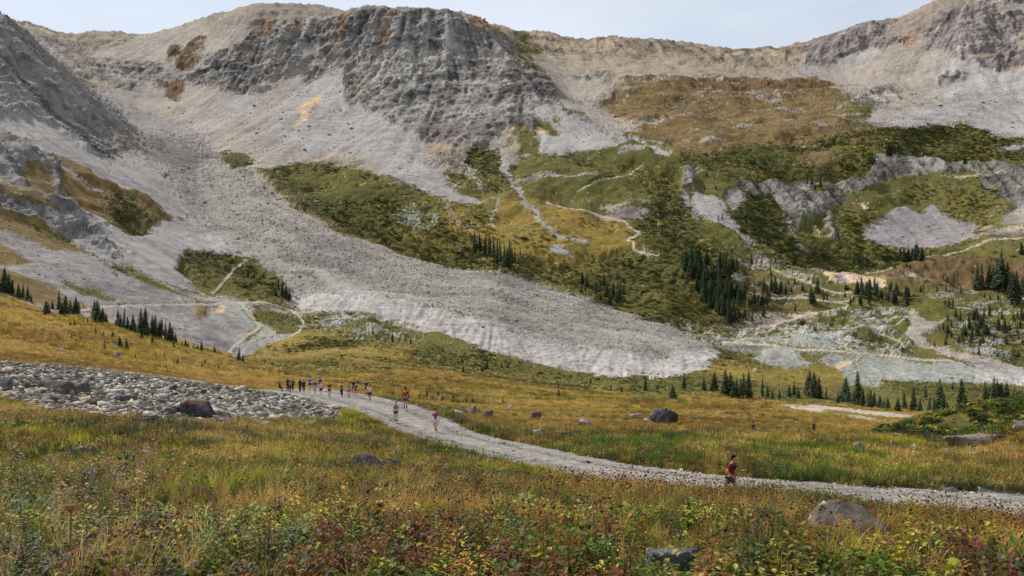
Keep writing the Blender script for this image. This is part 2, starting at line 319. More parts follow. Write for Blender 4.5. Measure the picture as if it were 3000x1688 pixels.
poly('peak', '1', (1480, 160), (1790, 90), (1900, 0), (2200, 0), (2600, 20), (2950, 20), (2700, 110), (2576, 140), (1950, 150), (1700, 230), (1560, 300), (1560, 220))
poly('scree', 'F', (560, 250), (700, 200), (880, 100), (1100, 300), (1060, 380), (1150, 490), (1228, 518), (1160, 520), (1090, 500), (980, 445), (900, 400), (760, 410), (680, 425), (600, 420), (540, 400), (480, 320))
poly('screetan', 'F', (600, 290), (680, 330), (760, 385), (740, 405), (560, 400), (470, 320)); poly('screetan', 'F', (700, 200), (740, 210), (700, 300), (640, 330), (640, 260))
poly('screetan', 'F', (640, 365), (760, 390), (880, 370), (970, 415), (960, 445), (870, 395), (700, 415), (600, 415), (560, 385))
poly('orange', '1', (2380, 700), (2425, 725), (2330, 860), (2235, 960), (2255, 850))
poly('cliff', '1', (1890, 160), (2576, 130), (2576, 330), (2500, 480), (2420, 560), (2290, 640), (2240, 540), (2060, 640), (1880, 730), (1790, 650), (1700, 640), (1600, 620), (1480, 640), (1400, 600), (1450, 540), (1560, 440), (1650, 380), (1850, 300))
poly('scree', '1', (2230, 330), (2420, 320), (2380, 400), (2310, 440), (2200, 440))
poly('rust', '1', (1880, 400), (1850, 470), (1800, 500), (1850, 430)); poly('rust', '1', (1990, 160), (2090, 160), (2060, 220), (1980, 300), (1930, 300), (1980, 220)); poly('rust', '1', (2180, 160), (2260, 160), (2200, 260), (2170, 230))
poly('cliff', '2', (130, 70), (280, 40), (600, 40), (850, 70), (1050, 150), (1160, 240), (1240, 330), (1260, 410), (1380, 500), (1500, 560), (1580, 620), (1600, 700), (1700, 800), (1760, 850), (1900, 950), (1700, 870), (1500, 770), (1430, 830), (1450, 950), (1410, 990), (1350, 930), (1250, 950), (1180, 1040), (1100, 1070), (940, 1130), (880, 1100), (700, 1100), (600, 1060), (500, 990), (390, 930), (320, 860), (150, 820), (130, 760), (60, 790), (20, 780), (40, 600), (0, 520), (-80, 600), (-60, 450), (-30, 350), (60, 240), (20, 160))
poly('cliffp', '2', (500, 960), (640, 880), (900, 950), (940, 1120), (700, 1100), (600, 1070)); poly('cliffp', '2', (1000, 960), (1200, 860), (1400, 900), (1440, 960), (1350, 930), (1250, 940), (1180, 1040), (1100, 1070))
poly('rust', '2', (335, 55), (395, 55), (365, 170), (390, 280), (330, 360), (270, 440), (320, 300), (350, 200)); poly('rust', '2', (-20, 125), (80, 115), (60, 230), (10, 390), (-30, 380), (20, 230))
poly('rust', '2', (900, 100), (1050, 170), (1170, 240), (1170, 280), (1080, 250), (950, 170)); poly('scree', '2', (480, 610), (560, 570), (540, 660), (480, 700)); poly('orange', '2', (1430, 970), (1500, 970), (1560, 1060), (1600, 1110), (1480, 1040))
poly('purple', '1', (740, 640), (1000, 820), (1300, 930), (1500, 1000), (1560, 1100), (1300, 1040), (1100, 1000), (1000, 900), (850, 760))
# left mountain
poly('bluerock', 'F', (-300, -100), (0, 10), (60, 70), (120, 105), (170, 150), (240, 215), (280, 255), (340, 300), (410, 345), (440, 400), (500, 450), (560, 500), (400, 430), (330, 330), (260, 390), (200, 360), (130, 300), (0, 290), (-300, 300))
poly('purple', 'F', (290, 270), (400, 345), (440, 400), (470, 430), (400, 430), (340, 350))
poly('scree', 'F', (-300, 340), (0, 290), (130, 300), (200, 360), (270, 400), (330, 370), (410, 430), (540, 520), (640, 600), (660, 640), (560, 640), (470, 620), (440, 680), (520, 740), (700, 770), (600, 790), (450, 740), (330, 690), (200, 610), (180, 510), (120, 400), (60, 350))
poly('bluerock', 'F', (-300, 310), (0, 330), (60, 350), (130, 410), (180, 500), (230, 540), (260, 600), (300, 650), (200, 600), (100, 540), (0, 510), (-300, 480))
poly('cliff', '1', (200, 830), (500, 800), (560, 900), (700, 900), (780, 1000), (880, 1080), (830, 1200), (700, 1160), (600, 1120), (560, 1000), (480, 930), (300, 890)); poly('cliff', '1', (850, 930), (950, 950), (1000, 1010), (920, 990)); poly('bluerock', '4', (0, 80), (300, 120), (500, 140), (480, 170), (200, 170), (0, 130)); poly('bluerock', '4', (600, 190), (700, 260), (960, 520), (860, 480), (700, 420), (620, 340), (500, 280))
poly('bdark', '1', (1100, 1030), (1300, 1040), (1560, 1110), (1620, 1200), (1750, 1300), (1750, 1480), (1600, 1600), (1400, 1450), (1330, 1330), (1200, 1200))
poly('purple', 'F', (-300, 540), (0, 560), (100, 570), (200, 620), (330, 690), (450, 740), (600, 770), (620, 830), (560, 895), (440, 850), (300, 830), (150, 790), (0, 700), (-300, 620)); poly('purple', 'F', (-300, 620), (0, 690), (300, 810), (640, 800), (620, 900), (500, 920), (300, 900), (0, 780), (-300, 700))
poly('tundra', 'F', (120, 385), (170, 400), (240, 450), (300, 480), (360, 490), (420, 540), (440, 550), (400, 560), (350, 590), (300, 580), (220, 520), (160, 480))
poly('scrub', 'F', (270, 490), (340, 510), (370, 560), (385, 585), (330, 590), (290, 540)); poly('scrub', 'F', (440, 540), (455, 545), (470, 553), (450, 556))
poly('tundra', 'F', (60, 415), (120, 440), (170, 510), (100, 500), (60, 450)); poly('tundra', 'F', (-300, 480), (0, 530), (80, 560), (150, 590), (230, 640), (130, 625), (0, 575), (-300, 540))
poly('tundra', 'F', (-300, 580), (0, 605), (50, 640), (90, 660), (0, 660), (-300, 640)); poly('tundra', 'F', (-300, 640), (0, 665), (130, 710), (180, 750), (300, 800), (100, 765), (0, 745), (-300, 700)); poly('tundra', 'F', (-300, 420), (0, 450), (100, 490), (160, 540), (60, 510), (0, 490))
poly('olive', '4', (820, 500), (1000, 560), (1250, 690), (1500, 760), (1640, 830), (1500, 830), (1200, 740), (980, 620)); poly('olive', '4', (440, 630), (700, 720), (890, 820), (870, 830), (640, 770))
# rock glacier
poly('glacier', 'F', (540, 380), (600, 430), (660, 450), (700, 490), (780, 545), (860, 590), (1040, 650), (1260, 690), (1450, 745), (1660, 805), (1760, 845), (1810, 885), (1790, 905), (1700, 890), (1500, 880), (1330, 840), (1180, 790), (1010, 760), (880, 740), (720, 740), (700, 700), (620, 640), (560, 600), (480, 540), (430, 470), (480, 430))
poly('glacier', 'F', (1180, 780), (1330, 825), (1500, 868), (1650, 880), (1780, 870), (1790, 900), (1650, 915), (1500, 900), (1300, 860), (1150, 810))
poly('bank', 'F', (700, 745), (880, 738), (1010, 760), (1180, 795), (1330, 845), (1500, 885), (1650, 905), (1760, 893), (1800, 878), (1818, 893), (1792, 925), (1720, 945), (1590, 952), (1450, 938), (1330, 905), (1170, 865), (1080, 830), (960, 800), (880, 785), (800, 790), (750, 775))
poly('tundra', 'F', (650, 440), (680, 475), (760, 540), (850, 580), (960, 625), (1080, 655), (1080, 645), (960, 610), (850, 562), (780, 530), (700, 465))
line('screetan', 'F', 10, (620, 420), (650, 450), (700, 495), (860, 592), (1000, 640), (1060, 655))
poly('mixed', 'F', (760, 775), (860, 792), (960, 815), (1060, 845), (980, 850), (880, 835), (800, 825)); poly('scree', 'F', (505, 600), (520, 580), (540, 590), (550, 610), (520, 620))
poly('scrub', 'F', (555, 385), (620, 395), (640, 415), (600, 425), (560, 415))
# scrub fields
poly('scrub', 'F', (665, 440), (700, 425), (800, 415), (900, 430), (1010, 470), (1100, 500), (1130, 560), (1190, 590), (1190, 640), (1310, 650), (1400, 700), (1560, 720), (1620, 790), (1500, 745), (1260, 688), (1050, 645), (900, 590), (780, 530), (700, 480))
poly('mixed', 'F', (1020, 530), (1100, 540), (1080, 575), (1010, 560)); poly('golden', '5', (490, 280), (560, 290), (760, 380), (800, 440), (600, 370), (500, 330))
poly('golden', 'F', (1100, 510), (1170, 545), (1260, 500), (1380, 505), (1560, 560), (1600, 620), (1440, 655), (1300, 640), (1200, 595), (1130, 560))
poly('scrub', '2', (1000, 1140), (1150, 1140), (1260, 1350), (1300, 1443), (1000, 1350), (940, 1250)); poly('scrub', '5', (920, 130), (1100, 140), (1180, 240), (1050, 230)); poly('scrub', '2', (800, 1300), (880, 1290), (980, 1400), (900, 1440)); poly('scrub', '2', (1490, 1230), (1620, 1250), (1580, 1300), (1480, 1280))
poly('scrub', 'F', (1560, 420), (1720, 405), (1740, 480), (1750, 560), (1800, 620), (1900, 700), (1900, 800), (1720, 830), (1600, 785), (1560, 720), (1440, 670), (1600, 640), (1600, 560), (1660, 500), (1600, 450))
poly('scrub', 'F', (1310, 640), (1440, 655), (1650, 640), (1700, 700), (1720, 820), (1650, 800), (1560, 765), (1400, 700))
line('scree', '2', 15, (1240, 960), (1180, 1080), (1220, 1240), (1300, 1380), (1360, 1443)); line('scree', '5', 12, (1340, -10), (1380, 90), (1480, 160), (1560, 250), (1700, 340), (1850, 390))
line('scree', '2', 6, (670, 1000), (740, 1140), (820, 1300)); line('scree', '2', 7, (930, 1050), (930, 1200), (1000, 1350), (1070, 1440)); line('scree', '5', 6, (1150, 50), (1220, 130), (1160, 200), (1180, 260)); line('screetan', '2', 4, (590, 1110), (720, 1240), (830, 1370), (930, 1440))
poly('scree', '5', (1520, 440), (1640, 390), (1750, 480), (1640, 465))
poly('scree', '2', (1500, 760), (1700, 860), (1900, 960), (2100, 1020), (2250, 1080), (2500, 1190), (2350, 1180), (2200, 1080), (1900, 1140), (1650, 1160), (1480, 1120), (1450, 1000), (1640, 1040), (1560, 900), (1440, 840)); poly('tundra', '2', (1600, 840), (1690, 950), (1600, 900))
poly('screetan', '2', (1240, 300), (1400, 450), (1550, 560), (1620, 700), (1700, 800), (1900, 940), (2100, 1000), (2250, 980), (2050, 870), (1930, 780), (2000, 640), (1900, 560), (1700, 500), (1400, 440))
poly('cliff', '2', (1730, 570), (1860, 570), (1860, 620), (1800, 610)); poly('cliff', '2', (1860, 540), (2000, 570), (2020, 620), (1920, 600)); poly('cliff', '2', (1400, 540), (1500, 540), (1560, 600), (1480, 580))
poly('brownmix', 'F', (1560, 195), (1800, 195), (2100, 205), (2140, 225), (1850, 240), (1600, 230))
poly('tundra', 'F', (1540, 220), (1600, 200), (1720, 215), (1850, 240), (1960, 240), (2080, 228), (2140, 240), (2120, 280), (2080, 330), (2000, 330), (1900, 345), (1700, 370), (1600, 330), (1540, 280), (1510, 250))
poly('tundra', 'F', (1640, 330), (2100, 310), (2230, 330), (2100, 360), (1900, 400), (1700, 395)); line('screetan', '2', 7, (2200, 980), (2400, 930), (2600, 870))
for q in () and ((1700, 260, 30, 9), (1800, 268, 34, 8), (1760, 300, 30, 8), (1900, 290, 26, 8), (1990, 262, 24, 16), (1840, 330, 40, 9), (1700, 230, 26, 10), (1620, 250, 30, 8)):
    poly('scree', 'F', *[(q[0] + q[2] * math.cos(a) * (.7 + .3 * math.sin(3 * a)), q[1] + q[3] * math.sin(a)) for a in np.linspace(0, 6, 9)])
# right mountain
poly('scree', '3', (700, 580), (950, 480), (1070, 490), (1350, 370), (1480, 390), (1860, 270), (1750, 400), (1900, 370), (2100, 460), (2250, 520), (3600, 560), (3600, 1120), (2576, 1020), (2400, 1030), (2150, 950), (1900, 950), (1650, 930), (1500, 900), (1330, 920), (1440, 830), (1600, 700), (1640, 640), (1500, 640), (1300, 730), (1150, 640), (850, 570))
poly('screetan', '3', (1480, 390), (1860, 270), (1750, 400), (1900, 370), (2000, 420), (1900, 560), (1700, 640), (1500, 640), (1300, 720), (1100, 640), (1000, 560), (1300, 470)); poly('screetan', '3', (1640, 640), (1900, 600), (1960, 700), (1900, 800), (1500, 900), (1440, 830))
poly('cliffp', '3', (900, 320), (1100, 220), (1340, 140), (1460, 130), (1560, 160), (1700, 90), (1930, 0), (2100, -100), (3600, -250), (3600, 560), (2576, 500), (2400, 550), (2250, 520), (2100, 460), (2020, 400), (1900, 370), (1720, 430), (1860, 270), (1600, 340), (1480, 390), (1350, 350), (1230, 430), (1070, 490), (930, 490))
poly('peak', '3', (1640, 100), (1930, -20), (2100, -100), (2500, -100), (2100, 60), (1850, 200), (1600, 300), (1500, 280), (1560, 200))
poly('rust', '3', (1700, 260), (1780, 230), (1740, 320), (1680, 330)); poly('rust', '3', (280, 350), (310, 360), (300, 440), (270, 470)); poly('screetan', '3', (2350, 40), (2600, 0), (2600, 90), (2400, 110))
poly('cliff', '3', (1310, 760), (1480, 660), (1560, 650), (1640, 690), (1600, 760), (1540, 800), (1380, 800)); poly('cliff', '3', (1915, 610), (1990, 560), (2100, 545), (2140, 580), (2000, 640), (1940, 670))
poly('olive', '3', (1200, 780), (1310, 765), (1400, 805), (1500, 810), (1420, 840), (1300, 940), (1200, 900))
poly('scrub', '3', (1100, 1040), (1600, 940), (1900, 940), (2150, 955), (2400, 1030), (2500, 1020), (2576, 1060), (3600, 1120), (3600, 1300), (2300, 1220), (1800, 1200), (1500, 1160), (1400, 1250), (1300, 1310), (900, 1340), (700, 1370), (380, 1350), (200, 1280), (-80, 1260), (100, 1190), (400, 1120), (900, 1080))
poly('tundra', '3', (1200, 1060), (1500, 1020), (1600, 1040), (1400, 1090)); poly('scree', '3', (2350, 1120), (2450, 1090), (2600, 1090), (2600, 1115), (2500, 1140)); poly('tundra', '3', (900, 1150), (1100, 1120), (1200, 1200), (1050, 1290), (950, 1250))
poly('slab', '3', (1440, 1180), (1700, 1160), (1800, 1190), (2300, 1220), (2576, 1270), (3600, 1300), (3600, 1360), (2400, 1300), (2200, 1290), (1850, 1300), (1700, 1330), (1500, 1340), (1400, 1370), (1300, 1443), (1100, 1443), (1100, 1370), (1250, 1330), (1400, 1280))
poly('slab', '3', (390, 1360), (750, 1370), (900, 1450), (480, 1450)); poly('slab', '3', (2250, 1300), (2700, 1320), (2700, 1600), (2480, 1560), (2300, 1443)); poly('cliff', '3', (0, 1280), (130, 1290), (80, 1443), (0, 1443))
poly('scrub', '6', (330, 180), (460, 0), (650, 0), (720, 150), (860, 300), (1000, 420), (1300, 560), (1100, 590), (800, 580), (500, 460), (380, 300)); poly('scrub', '6', (1280, 180), (1480, 170), (1400, 280), (1300, 360), (1240, 300)); poly('scrub', '6', (2000, 0), (2400, 0), (2300, 100), (2250, 270), (2150, 200), (2000, 120)); poly('scrub', '6', (1000, 420), (1300, 340), (1500, 430), (1800, 450), (1850, 520), (1500, 560), (1200, 560))
poly('slab', '6', (640, 0), (880, 0), (900, 150), (880, 270), (800, 230), (720, 120)); poly('slab', '6', (890, 0), (1150, 0), (1250, 20), (1190, 100), (1080, 150), (1000, 170), (930, 180), (895, 80)); line('cliff', '6', 6, (885, 0), (890, 90), (920, 180))
line('scree', '6', 5, (780, 220), (850, 320), (900, 390), (970, 430)); line('scree', '6', 12, (1110, 150), (1120, 220), (1150, 300)); poly('scree', '6', (80, 0), (280, 60), (330, 120), (340, 180), (390, 280), (470, 370), (540, 430), (500, 440), (400, 370), (200, 250), (130, 170), (85, 70)); poly('scree', '6', (330, 0), (440, 0), (460, 60), (380, 160), (350, 100))
poly('purple', '6', (0, 0), (60, 60), (100, 130), (150, 220), (120, 220), (60, 130), (0, 60))
poly('purple', '6', (1580, 130), (1700, 90), (1730, 140), (1830, 150), (1880, 80), (1980, 160), (2150, 220), (2250, 270), (2150, 360), (1950, 420), (1700, 440), (1500, 420), (1380, 350), (1400, 270), (1500, 180))
poly('orange', '6', (980, 215), (1010, 215), (1060, 285), (1040, 285)); poly('orange', '6', (1330, 70), (1380, 70), (1400, 130), (1360, 110)); poly('screetan', '6', (2440, 160), (2530, 105), (2640, 110), (2800, 200), (2640, 260), (2430, 250))
line('path', '6', 3.20, (1360, 585), (1560, 555), (1850, 510), (2050, 480), (2200, 430), (2400, 390), (2700, 370))
poly('brownmix', '6', (1500, 620), (1700, 560), (1900, 520), (2300, 520), (2900, 540), (2900, 640), (2300, 680), (2000, 700), (1700, 700), (1550, 660)); poly('brownmix', '6', (470, 640), (600, 680), (600, 740), (480, 730)); poly('brownmix', '6', (850, 690), (1080, 740), (1050, 770), (900, 740))
poly('orange', '6', (1070, 600), (1200, 590), (1350, 600), (1500, 640), (1560, 680), (1500, 720), (1300, 700), (1150, 690), (1060, 650)); poly('purple', '6', (1150, 650), (1220, 610), (1250, 680), (1180, 690)); poly('purple', '6', (1290, 650), (1370, 645), (1350, 670)); poly('screetan', '6', (1080, 590), (1400, 605), (1350, 620), (1100, 610)); poly('slab', '6', (350, 640), (400, 610), (470, 660), (450, 720), (400, 720))
poly('mixed', '6', (200, 1080), (700, 1000), (1000, 950), (1250, 880), (1500, 870), (1700, 900), (1750, 1000), (1600, 1050), (1700, 1100), (1690, 1240), (1300, 1210), (1100, 1190), (800, 1120), (450, 1110), (200, 1150)); poly('mixed', '6', (0, 980), (60, 980), (110, 1060), (200, 1090), (160, 1120), (0, 1060))
poly('olive', '6', (850, 990), (1400, 940), (1500, 990), (1000, 1040)); poly('olive', '6', (1500, 1060), (1640, 1130), (1620, 1180), (1450, 1160), (1400, 1090)); poly('mixed', '6', (650, 560), (900, 600), (1100, 680), (900, 680), (760, 620))
poly('screetan', '6', (1700, 870), (1760, 880), (1850, 970), (1990, 980), (1900, 1040), (1830, 1080), (1850, 1160), (2100, 1210), (2300, 1260), (2600, 1330), (3000, 1380), (3000, 1420), (2200, 1310), (1900, 1200), (1750, 1160), (1690, 1090), (1720, 1020), (1750, 980))
poly('mixed', '6', (2050, 840), (2200, 830), (2450, 830), (2576, 870), (2450, 890), (2200, 890)); poly('mixed', '6', (2130, 1140), (2500, 1180), (2450, 1260), (2150, 1200)); poly('mixed', '6', (1990, 960), (2300, 1000), (2600, 1010), (2600, 1060), (2200, 1060))
poly('dump', '6', (240, 1110), (620, 1103), (830, 1110), (1190, 1130), (1180, 1200), (1000, 1210), (800, 1160), (500, 1160), (350, 1160)); poly('stone', '6', (250, 1150), (650, 1160), (560, 1215), (300, 1180)); poly('dump', '6', (780, 1090), (1050, 1080), (1190, 1140), (1000, 1150))
poly('dump', '6', (520, 1270), (600, 1190), (720, 1160), (830, 1180), (1000, 1290), (850, 1315), (700, 1295)); poly('purple', '6', (700, 1190), (760, 1180), (700, 1280), (650, 1280)); poly('screetan', '6', (850, 1205), (870, 1205), (975, 1285), (950, 1290))
poly('golden', '6', (270, 1190), (520, 1240), (650, 1290), (850, 1315), (1000, 1290), (1110, 1290), (1200, 1340), (1240, 1450), (-100, 1450), (100, 1400), (240, 1300), (310, 1240)); poly('scrub', '6', (280, 1190), (520, 1240), (680, 1290), (700, 1320), (560, 1330), (400, 1290), (330, 1300), (260, 1250))
poly('dump', '6', (1020, 1240), (1150, 1195), (1340, 1220), (1700, 1250), (2000, 1275), (2200, 1320), (2700, 1350), (3600, 1400), (3600, 1700), (2700, 1530), (2576, 1500), (2300, 1470), (1900, 1440), (1500, 1410), (1490, 1443), (1540, 1580), (1440, 1580), (1230, 1443), (1190, 1320), (1110, 1290))
poly('bank', '6', (2200, 1330), (2700, 1360), (3600, 1410), (3600, 1700), (2700, 1530), (2576, 1490), (2200, 1445)); poly('orange', '6', (1230, 1240), (1290, 1270), (1200, 1325), (1150, 1300)); poly('purple', '6', (2170, 1265), (2230, 1265), (2350, 1320), (2330, 1350), (2220, 1330)); poly('purple', '6', (1060, 1230), (1140, 1210), (1100, 1280), (1040, 1270))
line('path', '6', 4.00, (1150, 1205), (1340, 1235), (1310, 1290), (1350, 1370), (1400, 1443), (1450, 1540)); line('path', '6', 5, (300, 1130), (680, 1145), (900, 1180), (1150, 1210), (1500, 1240), (1750, 1275), (2050, 1285))
line('path', '6', 4.80, (640, 808), (900, 780), (1100, 810), (1240, 830), (1200, 860), (1000, 885), (850, 930), (720, 980), (650, 1030), (560, 1060), (500, 1110)); line('path', '6', 4.00, (620, 510), (700, 590), (850, 660), (1000, 710), (1130, 745), (1270, 755), (1270, 790), (1160, 820)); line('path', '6', 2.40, (660, 772), (850, 770), (950, 755))
line('path', '6', 3.60, (2050, 830), (2060, 860), (2250, 880), (2576, 920), (3000, 950)); line('path', '6', 4.80, (1550, 1235), (1580, 1210), (1640, 1170), (1650, 1130), (1550, 1080), (1450, 1060)); line('path', '6', 2.40, (1450, 1060), (1000, 1070), (700, 1095), (400, 1110))
line('path', '5', 5.40, (2400, 500), (2280, 480), (2210, 450), (2200, 400), (2160, 370), (2230, 335), (2250, 320), (2170, 270), (2130, 230), (1950, 160), (1750, 120), (1540, 70)); line('path', '2', 3.78, (1780, 1460), (1850, 1430), (2000, 1370), (2180, 1310), (2230, 1280), (2270, 1250))
line('screetan', '5', 4, (600, 0), (740, 90), (830, 180), (1000, 280)); line('screetan', '5', 4, (0, 1340), (250, 1370), (450, 1410), (620, 1450), (900, 1560))
# dumps and tracks on the left
poly('dump', '4', (1600, 860), (1780, 830), (1950, 1000), (1830, 1110), (1750, 1060), (1640, 960)); poly('screetan', '4', (1620, 900), (1680, 880), (1900, 1050), (1830, 1100)); poly('dump', '4', (1960, 980), (2140, 1130), (1900, 1220), (1800, 1170), (1930, 1080)); poly('orange', '4', (1630, 880), (1700, 865), (1720, 900), (1650, 915))
poly('purple', '4', (2100, 1070), (2260, 1080), (2440, 1200), (2300, 1180), (1950, 1240), (1800, 1220)); poly('scrub', '4', (1440, 430), (1600, 440), (1850, 480), (1900, 520), (1960, 620), (2060, 680), (2210, 830), (1950, 790), (1700, 700), (1500, 640), (1400, 570))
poly('olive', '4', (1860, 840), (2050, 850), (2200, 930), (2270, 990), (2200, 1070), (2100, 1040), (1960, 950)); poly('tundra', '4', (1500, 870), (1600, 880), (1590, 950), (1500, 940)); poly('scrub', '4', (1900, 860), (1990, 880), (2120, 960), (2080, 970))
line('path', '4', 4.80, (600, 895), (850, 862), (1200, 850), (1550, 850), (1700, 825)); line('path', '4', 6.00, (1700, 825), (1900, 830), (2100, 870), (2230, 930), (2290, 980), (2260, 1060), (2150, 1130)); line('screetan', '4', 11, (2150, 1130), (2000, 1200), (1880, 1290)); line('path', '4', 9.60, (1790, 820), (1850, 880), (1930, 970), (1950, 1030), (1850, 1110), (1750, 1190), (1740, 1230), (1860, 1300)); line('path', '4', 7.20, (1600, 740), (1700, 650), (1760, 570), (1860, 510))
# middle meadow between the rock glacier and the road
poly('golden', 'F', (600, 930), (640, 880), (780, 830), (960, 850), (1100, 890), (1300, 950), (1600, 985), (1900, 980), (1900, 1010), (1600, 1010), (1300, 1010), (800, 1000), (700, 960))
poly('scrub', '5', (420, 1240), (530, 1190), (740, 1200), (900, 1250), (1100, 1300), (1440, 1330), (1800, 1390), (2576, 1400), (2576, 1443), (1700, 1443), (1200, 1400), (700, 1320)); poly('scrub', '4', (1900, 1300), (2300, 1290), (2576, 1280), (2576, 1330), (2000, 1330)); poly('scrub', '5', (-200, 1300), (420, 1320), (500, 1340), (300, 1370), (-200, 1350)); poly('scrub', '5', (250, 1000), (400, 1010), (620, 1090), (500, 1070), (240, 1040)); poly('scrub', '4', (2300, 940), (2560, 930), (2450, 1000), (2330, 1030)); poly('scrub', '5', (0, 1080), (250, 1100), (500, 1170), (350, 1180), (0, 1140)); poly('scrub', '5', (1050, 1200), (1350, 1270), (1440, 1310), (1300, 1310), (1050, 1240))
poly('olive', 'F', (1880, 985), (2300, 960), (3000, 980), (3000, 1060), (2350, 1035), (1900, 1010)); poly('scrub', 'F', (1560, 960), (1790, 935), (1900, 960), (1850, 990), (1600, 1000)); poly('scrub', 'F', (2210, 955), (2575, 985), (3000, 1010), (3000, 1050), (2300, 1010))
# near ground
poly('golden', 'F', (-300, 700), (0, 735), (100, 780), (200, 800), (340, 835), (450, 865), (560, 890), (640, 915), (720, 945), (860, 985), (820, 1000), (700, 985), (400, 960), (0, 920), (-300, 900))
poly('near', 'F', (820, 985), (1100, 1000), (1300, 1000), (1600, 1010), (1900, 1005), (2350, 1035), (3000, 1010), (3000, 1700), (-300, 1700), (-300, 890), (0, 915), (400, 955), (700, 978))
poly('stone', 'F', (-300, 890), (0, 910), (200, 925), (450, 955), (640, 975), (800, 990), (850, 1030), (860, 1060), (800, 1060), (600, 1065), (400, 1060), (250, 1050), (100, 1035), (0, 1010), (-300, 990))
poly('path', 'F', (1960, 1018), (2060, 1020), (2350, 1050), (2300, 1052), (2080, 1030), (2060, 1034), (2290, 1065), (2280, 1070), (2040, 1035))

# ------------------------------------------------------------------ terrain mesh: a fan of rows and columns that is finest where slopes face the valley
NU, NR = 1500, 1000
us = np.linspace(U0, U1, NU)
fl = np.linspace(math.log(2.7), math.log(2950.0), 2600)
UU, LL = np.meshgrid(us, fl, indexing='ij')
VV = base_v(UU, np.exp(LL))
dl = fl[1] - fl[0]; dV = np.abs(np.diff(VV, axis=1))
near = (LL[:, 1:] < math.log(100))
meas = np.where(near, dV * .28 + dl * 30, dV * 1.0 + dl * 60)
meas = blur(meas, 6, 0); cs = np.concatenate([np.zeros((NU, 1)), np.cumsum(meas, 1)], 1); cs /= cs[:, -1:]
tgt = np.linspace(0, 1, NR); LG = np.empty((NU, NR))
for i in range(NU): LG[i] = np.interp(tgt, cs[i], fl)
LG = blur(LG, 3, 0)
Y = np.exp(LG); U = np.repeat(us[:, None], NR, 1); V = base_v(U, Y)
X = (U - 1500) / FPX * Y; Z = -(V - HZ) / FPX * Y
x_, y_, z_ = X.ravel(), Y.ravel(), Z.ravel()
# ragged edges: look the cover up at a slightly shifted place
k = np.clip((Y.ravel() - 60) / 400, .25, 1)
wu = U.ravel() + (fb2(x_, y_, 45, 3, .6, 1) * 11 + fb2(x_, y_ + z_, 9, 2, .6, 2) * 5) * k
wv = V.ravel() + (fb2(x_, y_, 45, 3, .6, 3) * 7 + fb2(x_, y_ + z_, 9, 2, .6, 4) * 4) * k
def cover(u, v):
    i = np.clip(((u - RU0) * RS).astype(int), 0, RW - 1); j = np.clip(((v - RV0) * RS).astype(int), 0, RHH - 1)
    return MAPC[j, i]
c0 = cover(U.ravel(), V.ravel()); g_ = lambda s: RNG.normal(0, s, U.size) * k
cls = cover(wu + g_(4), wv + g_(2.2)); c2_ = cover(wu + g_(20), wv + g_(9)); c3_ = cover(wu + g_(7), wv + g_(4) + 0)
FAM1 = [CL[q] for q in ('scree', 'screetan', 'tanscree2', 'purple', 'bank', 'glacier', 'bdark', 'tanrock', 'peak', 'bluerock')]
FAM2 = [CL[q] for q in ('olive', 'golden', 'tundra', 'brownmix', 'mixed', 'scrub')]
for fam, cc_ in ((FAM1, c2_), (FAM2, c2_), ([CL['cliff'], CL['cliffp'], CL['rust'], CL['slab'], CL['bluerock']], c3_)):
    s_ = np.isin(cls, fam) & np.isin(cc_, fam); cls[s_] = cc_[s_]
keep = np.isin(c0, [CL['path']]); cls[keep] = c0[keep]; cls[(cls == CL['path']) & ~keep] = CL['olive']
cls[(y_ < 108)] = np.where(np.isin(cls[y_ < 108], [CL['stone']]), CL['stone'], CL['near'])
cls[(y_ > 100) & (y_ < 330) & ~np.isin(cls, [CL['near'], CL['golden'], CL['path'], CL['scrub'], CL['olive']])] = CL['golden']
# fall line, for streaks of scree
Xi, Xj, Yi, Yj, Zi, Zj = [np.gradient(q, axis=a) for q in (X, Y, Z) for a in (0, 1)]
dt_ = Xi * Yj - Xj * Yi; dt_ = np.where(np.abs(dt_) < 1e-6, 1e-6, dt_); dzx = np.clip((Zi * Yj - Zj * Yi) / dt_, -3, 3); dzy = np.clip((Xi * Zj - Xj * Zi) / dt_, -3, 3)
gx_, gy_ = blur(blur(dzx, 20, 0), 10, 1).ravel(), blur(blur(dzy, 20, 0), 10, 1).ravel()
gn = np.hypot(gx_, gy_) + 1e-6; gx_, gy_ = gx_ / gn, gy_ / gn
def streaks(s, L, seed):
    acc = 0
    for kk in np.linspace(-L, L, 13): acc = acc + vn2((x_ + gx_ * kk) / s + seed * 11.3, (y_ + gy_ * kk) / s + seed * 5.7)
    return (acc / 13 - .5) * 4
S3 = streaks(15., 75., 3); S4 = streaks(5.5, 34., 4); S1 = streaks(7., 60., 1); S2 = streaks(2.6, 28., 2)
def M(*names):
    m = np.isin(cls, [CL[n] for n in names]).astype(np.float32).reshape(NU, NR); return m
def soft(m, n=3): return blur(blur(m, n, 0), n, 1).ravel()
rocky = soft(M('cliff', 'cliffp', 'rust'), 4); slabm = soft(M('slab'), 2); bluem = soft(M('bluerock'), 5); glac = soft(M('glacier', 'bdark', 'stone', 'purple'), 2)
tanm = soft(M('tanrock', 'brownmix', 'mixed'), 4); scrm = soft(M('scrub'), 1); peakm = soft(M('peak', 'tanscree2'), 4)
far = sst(120, 260, y_)
zv = z_
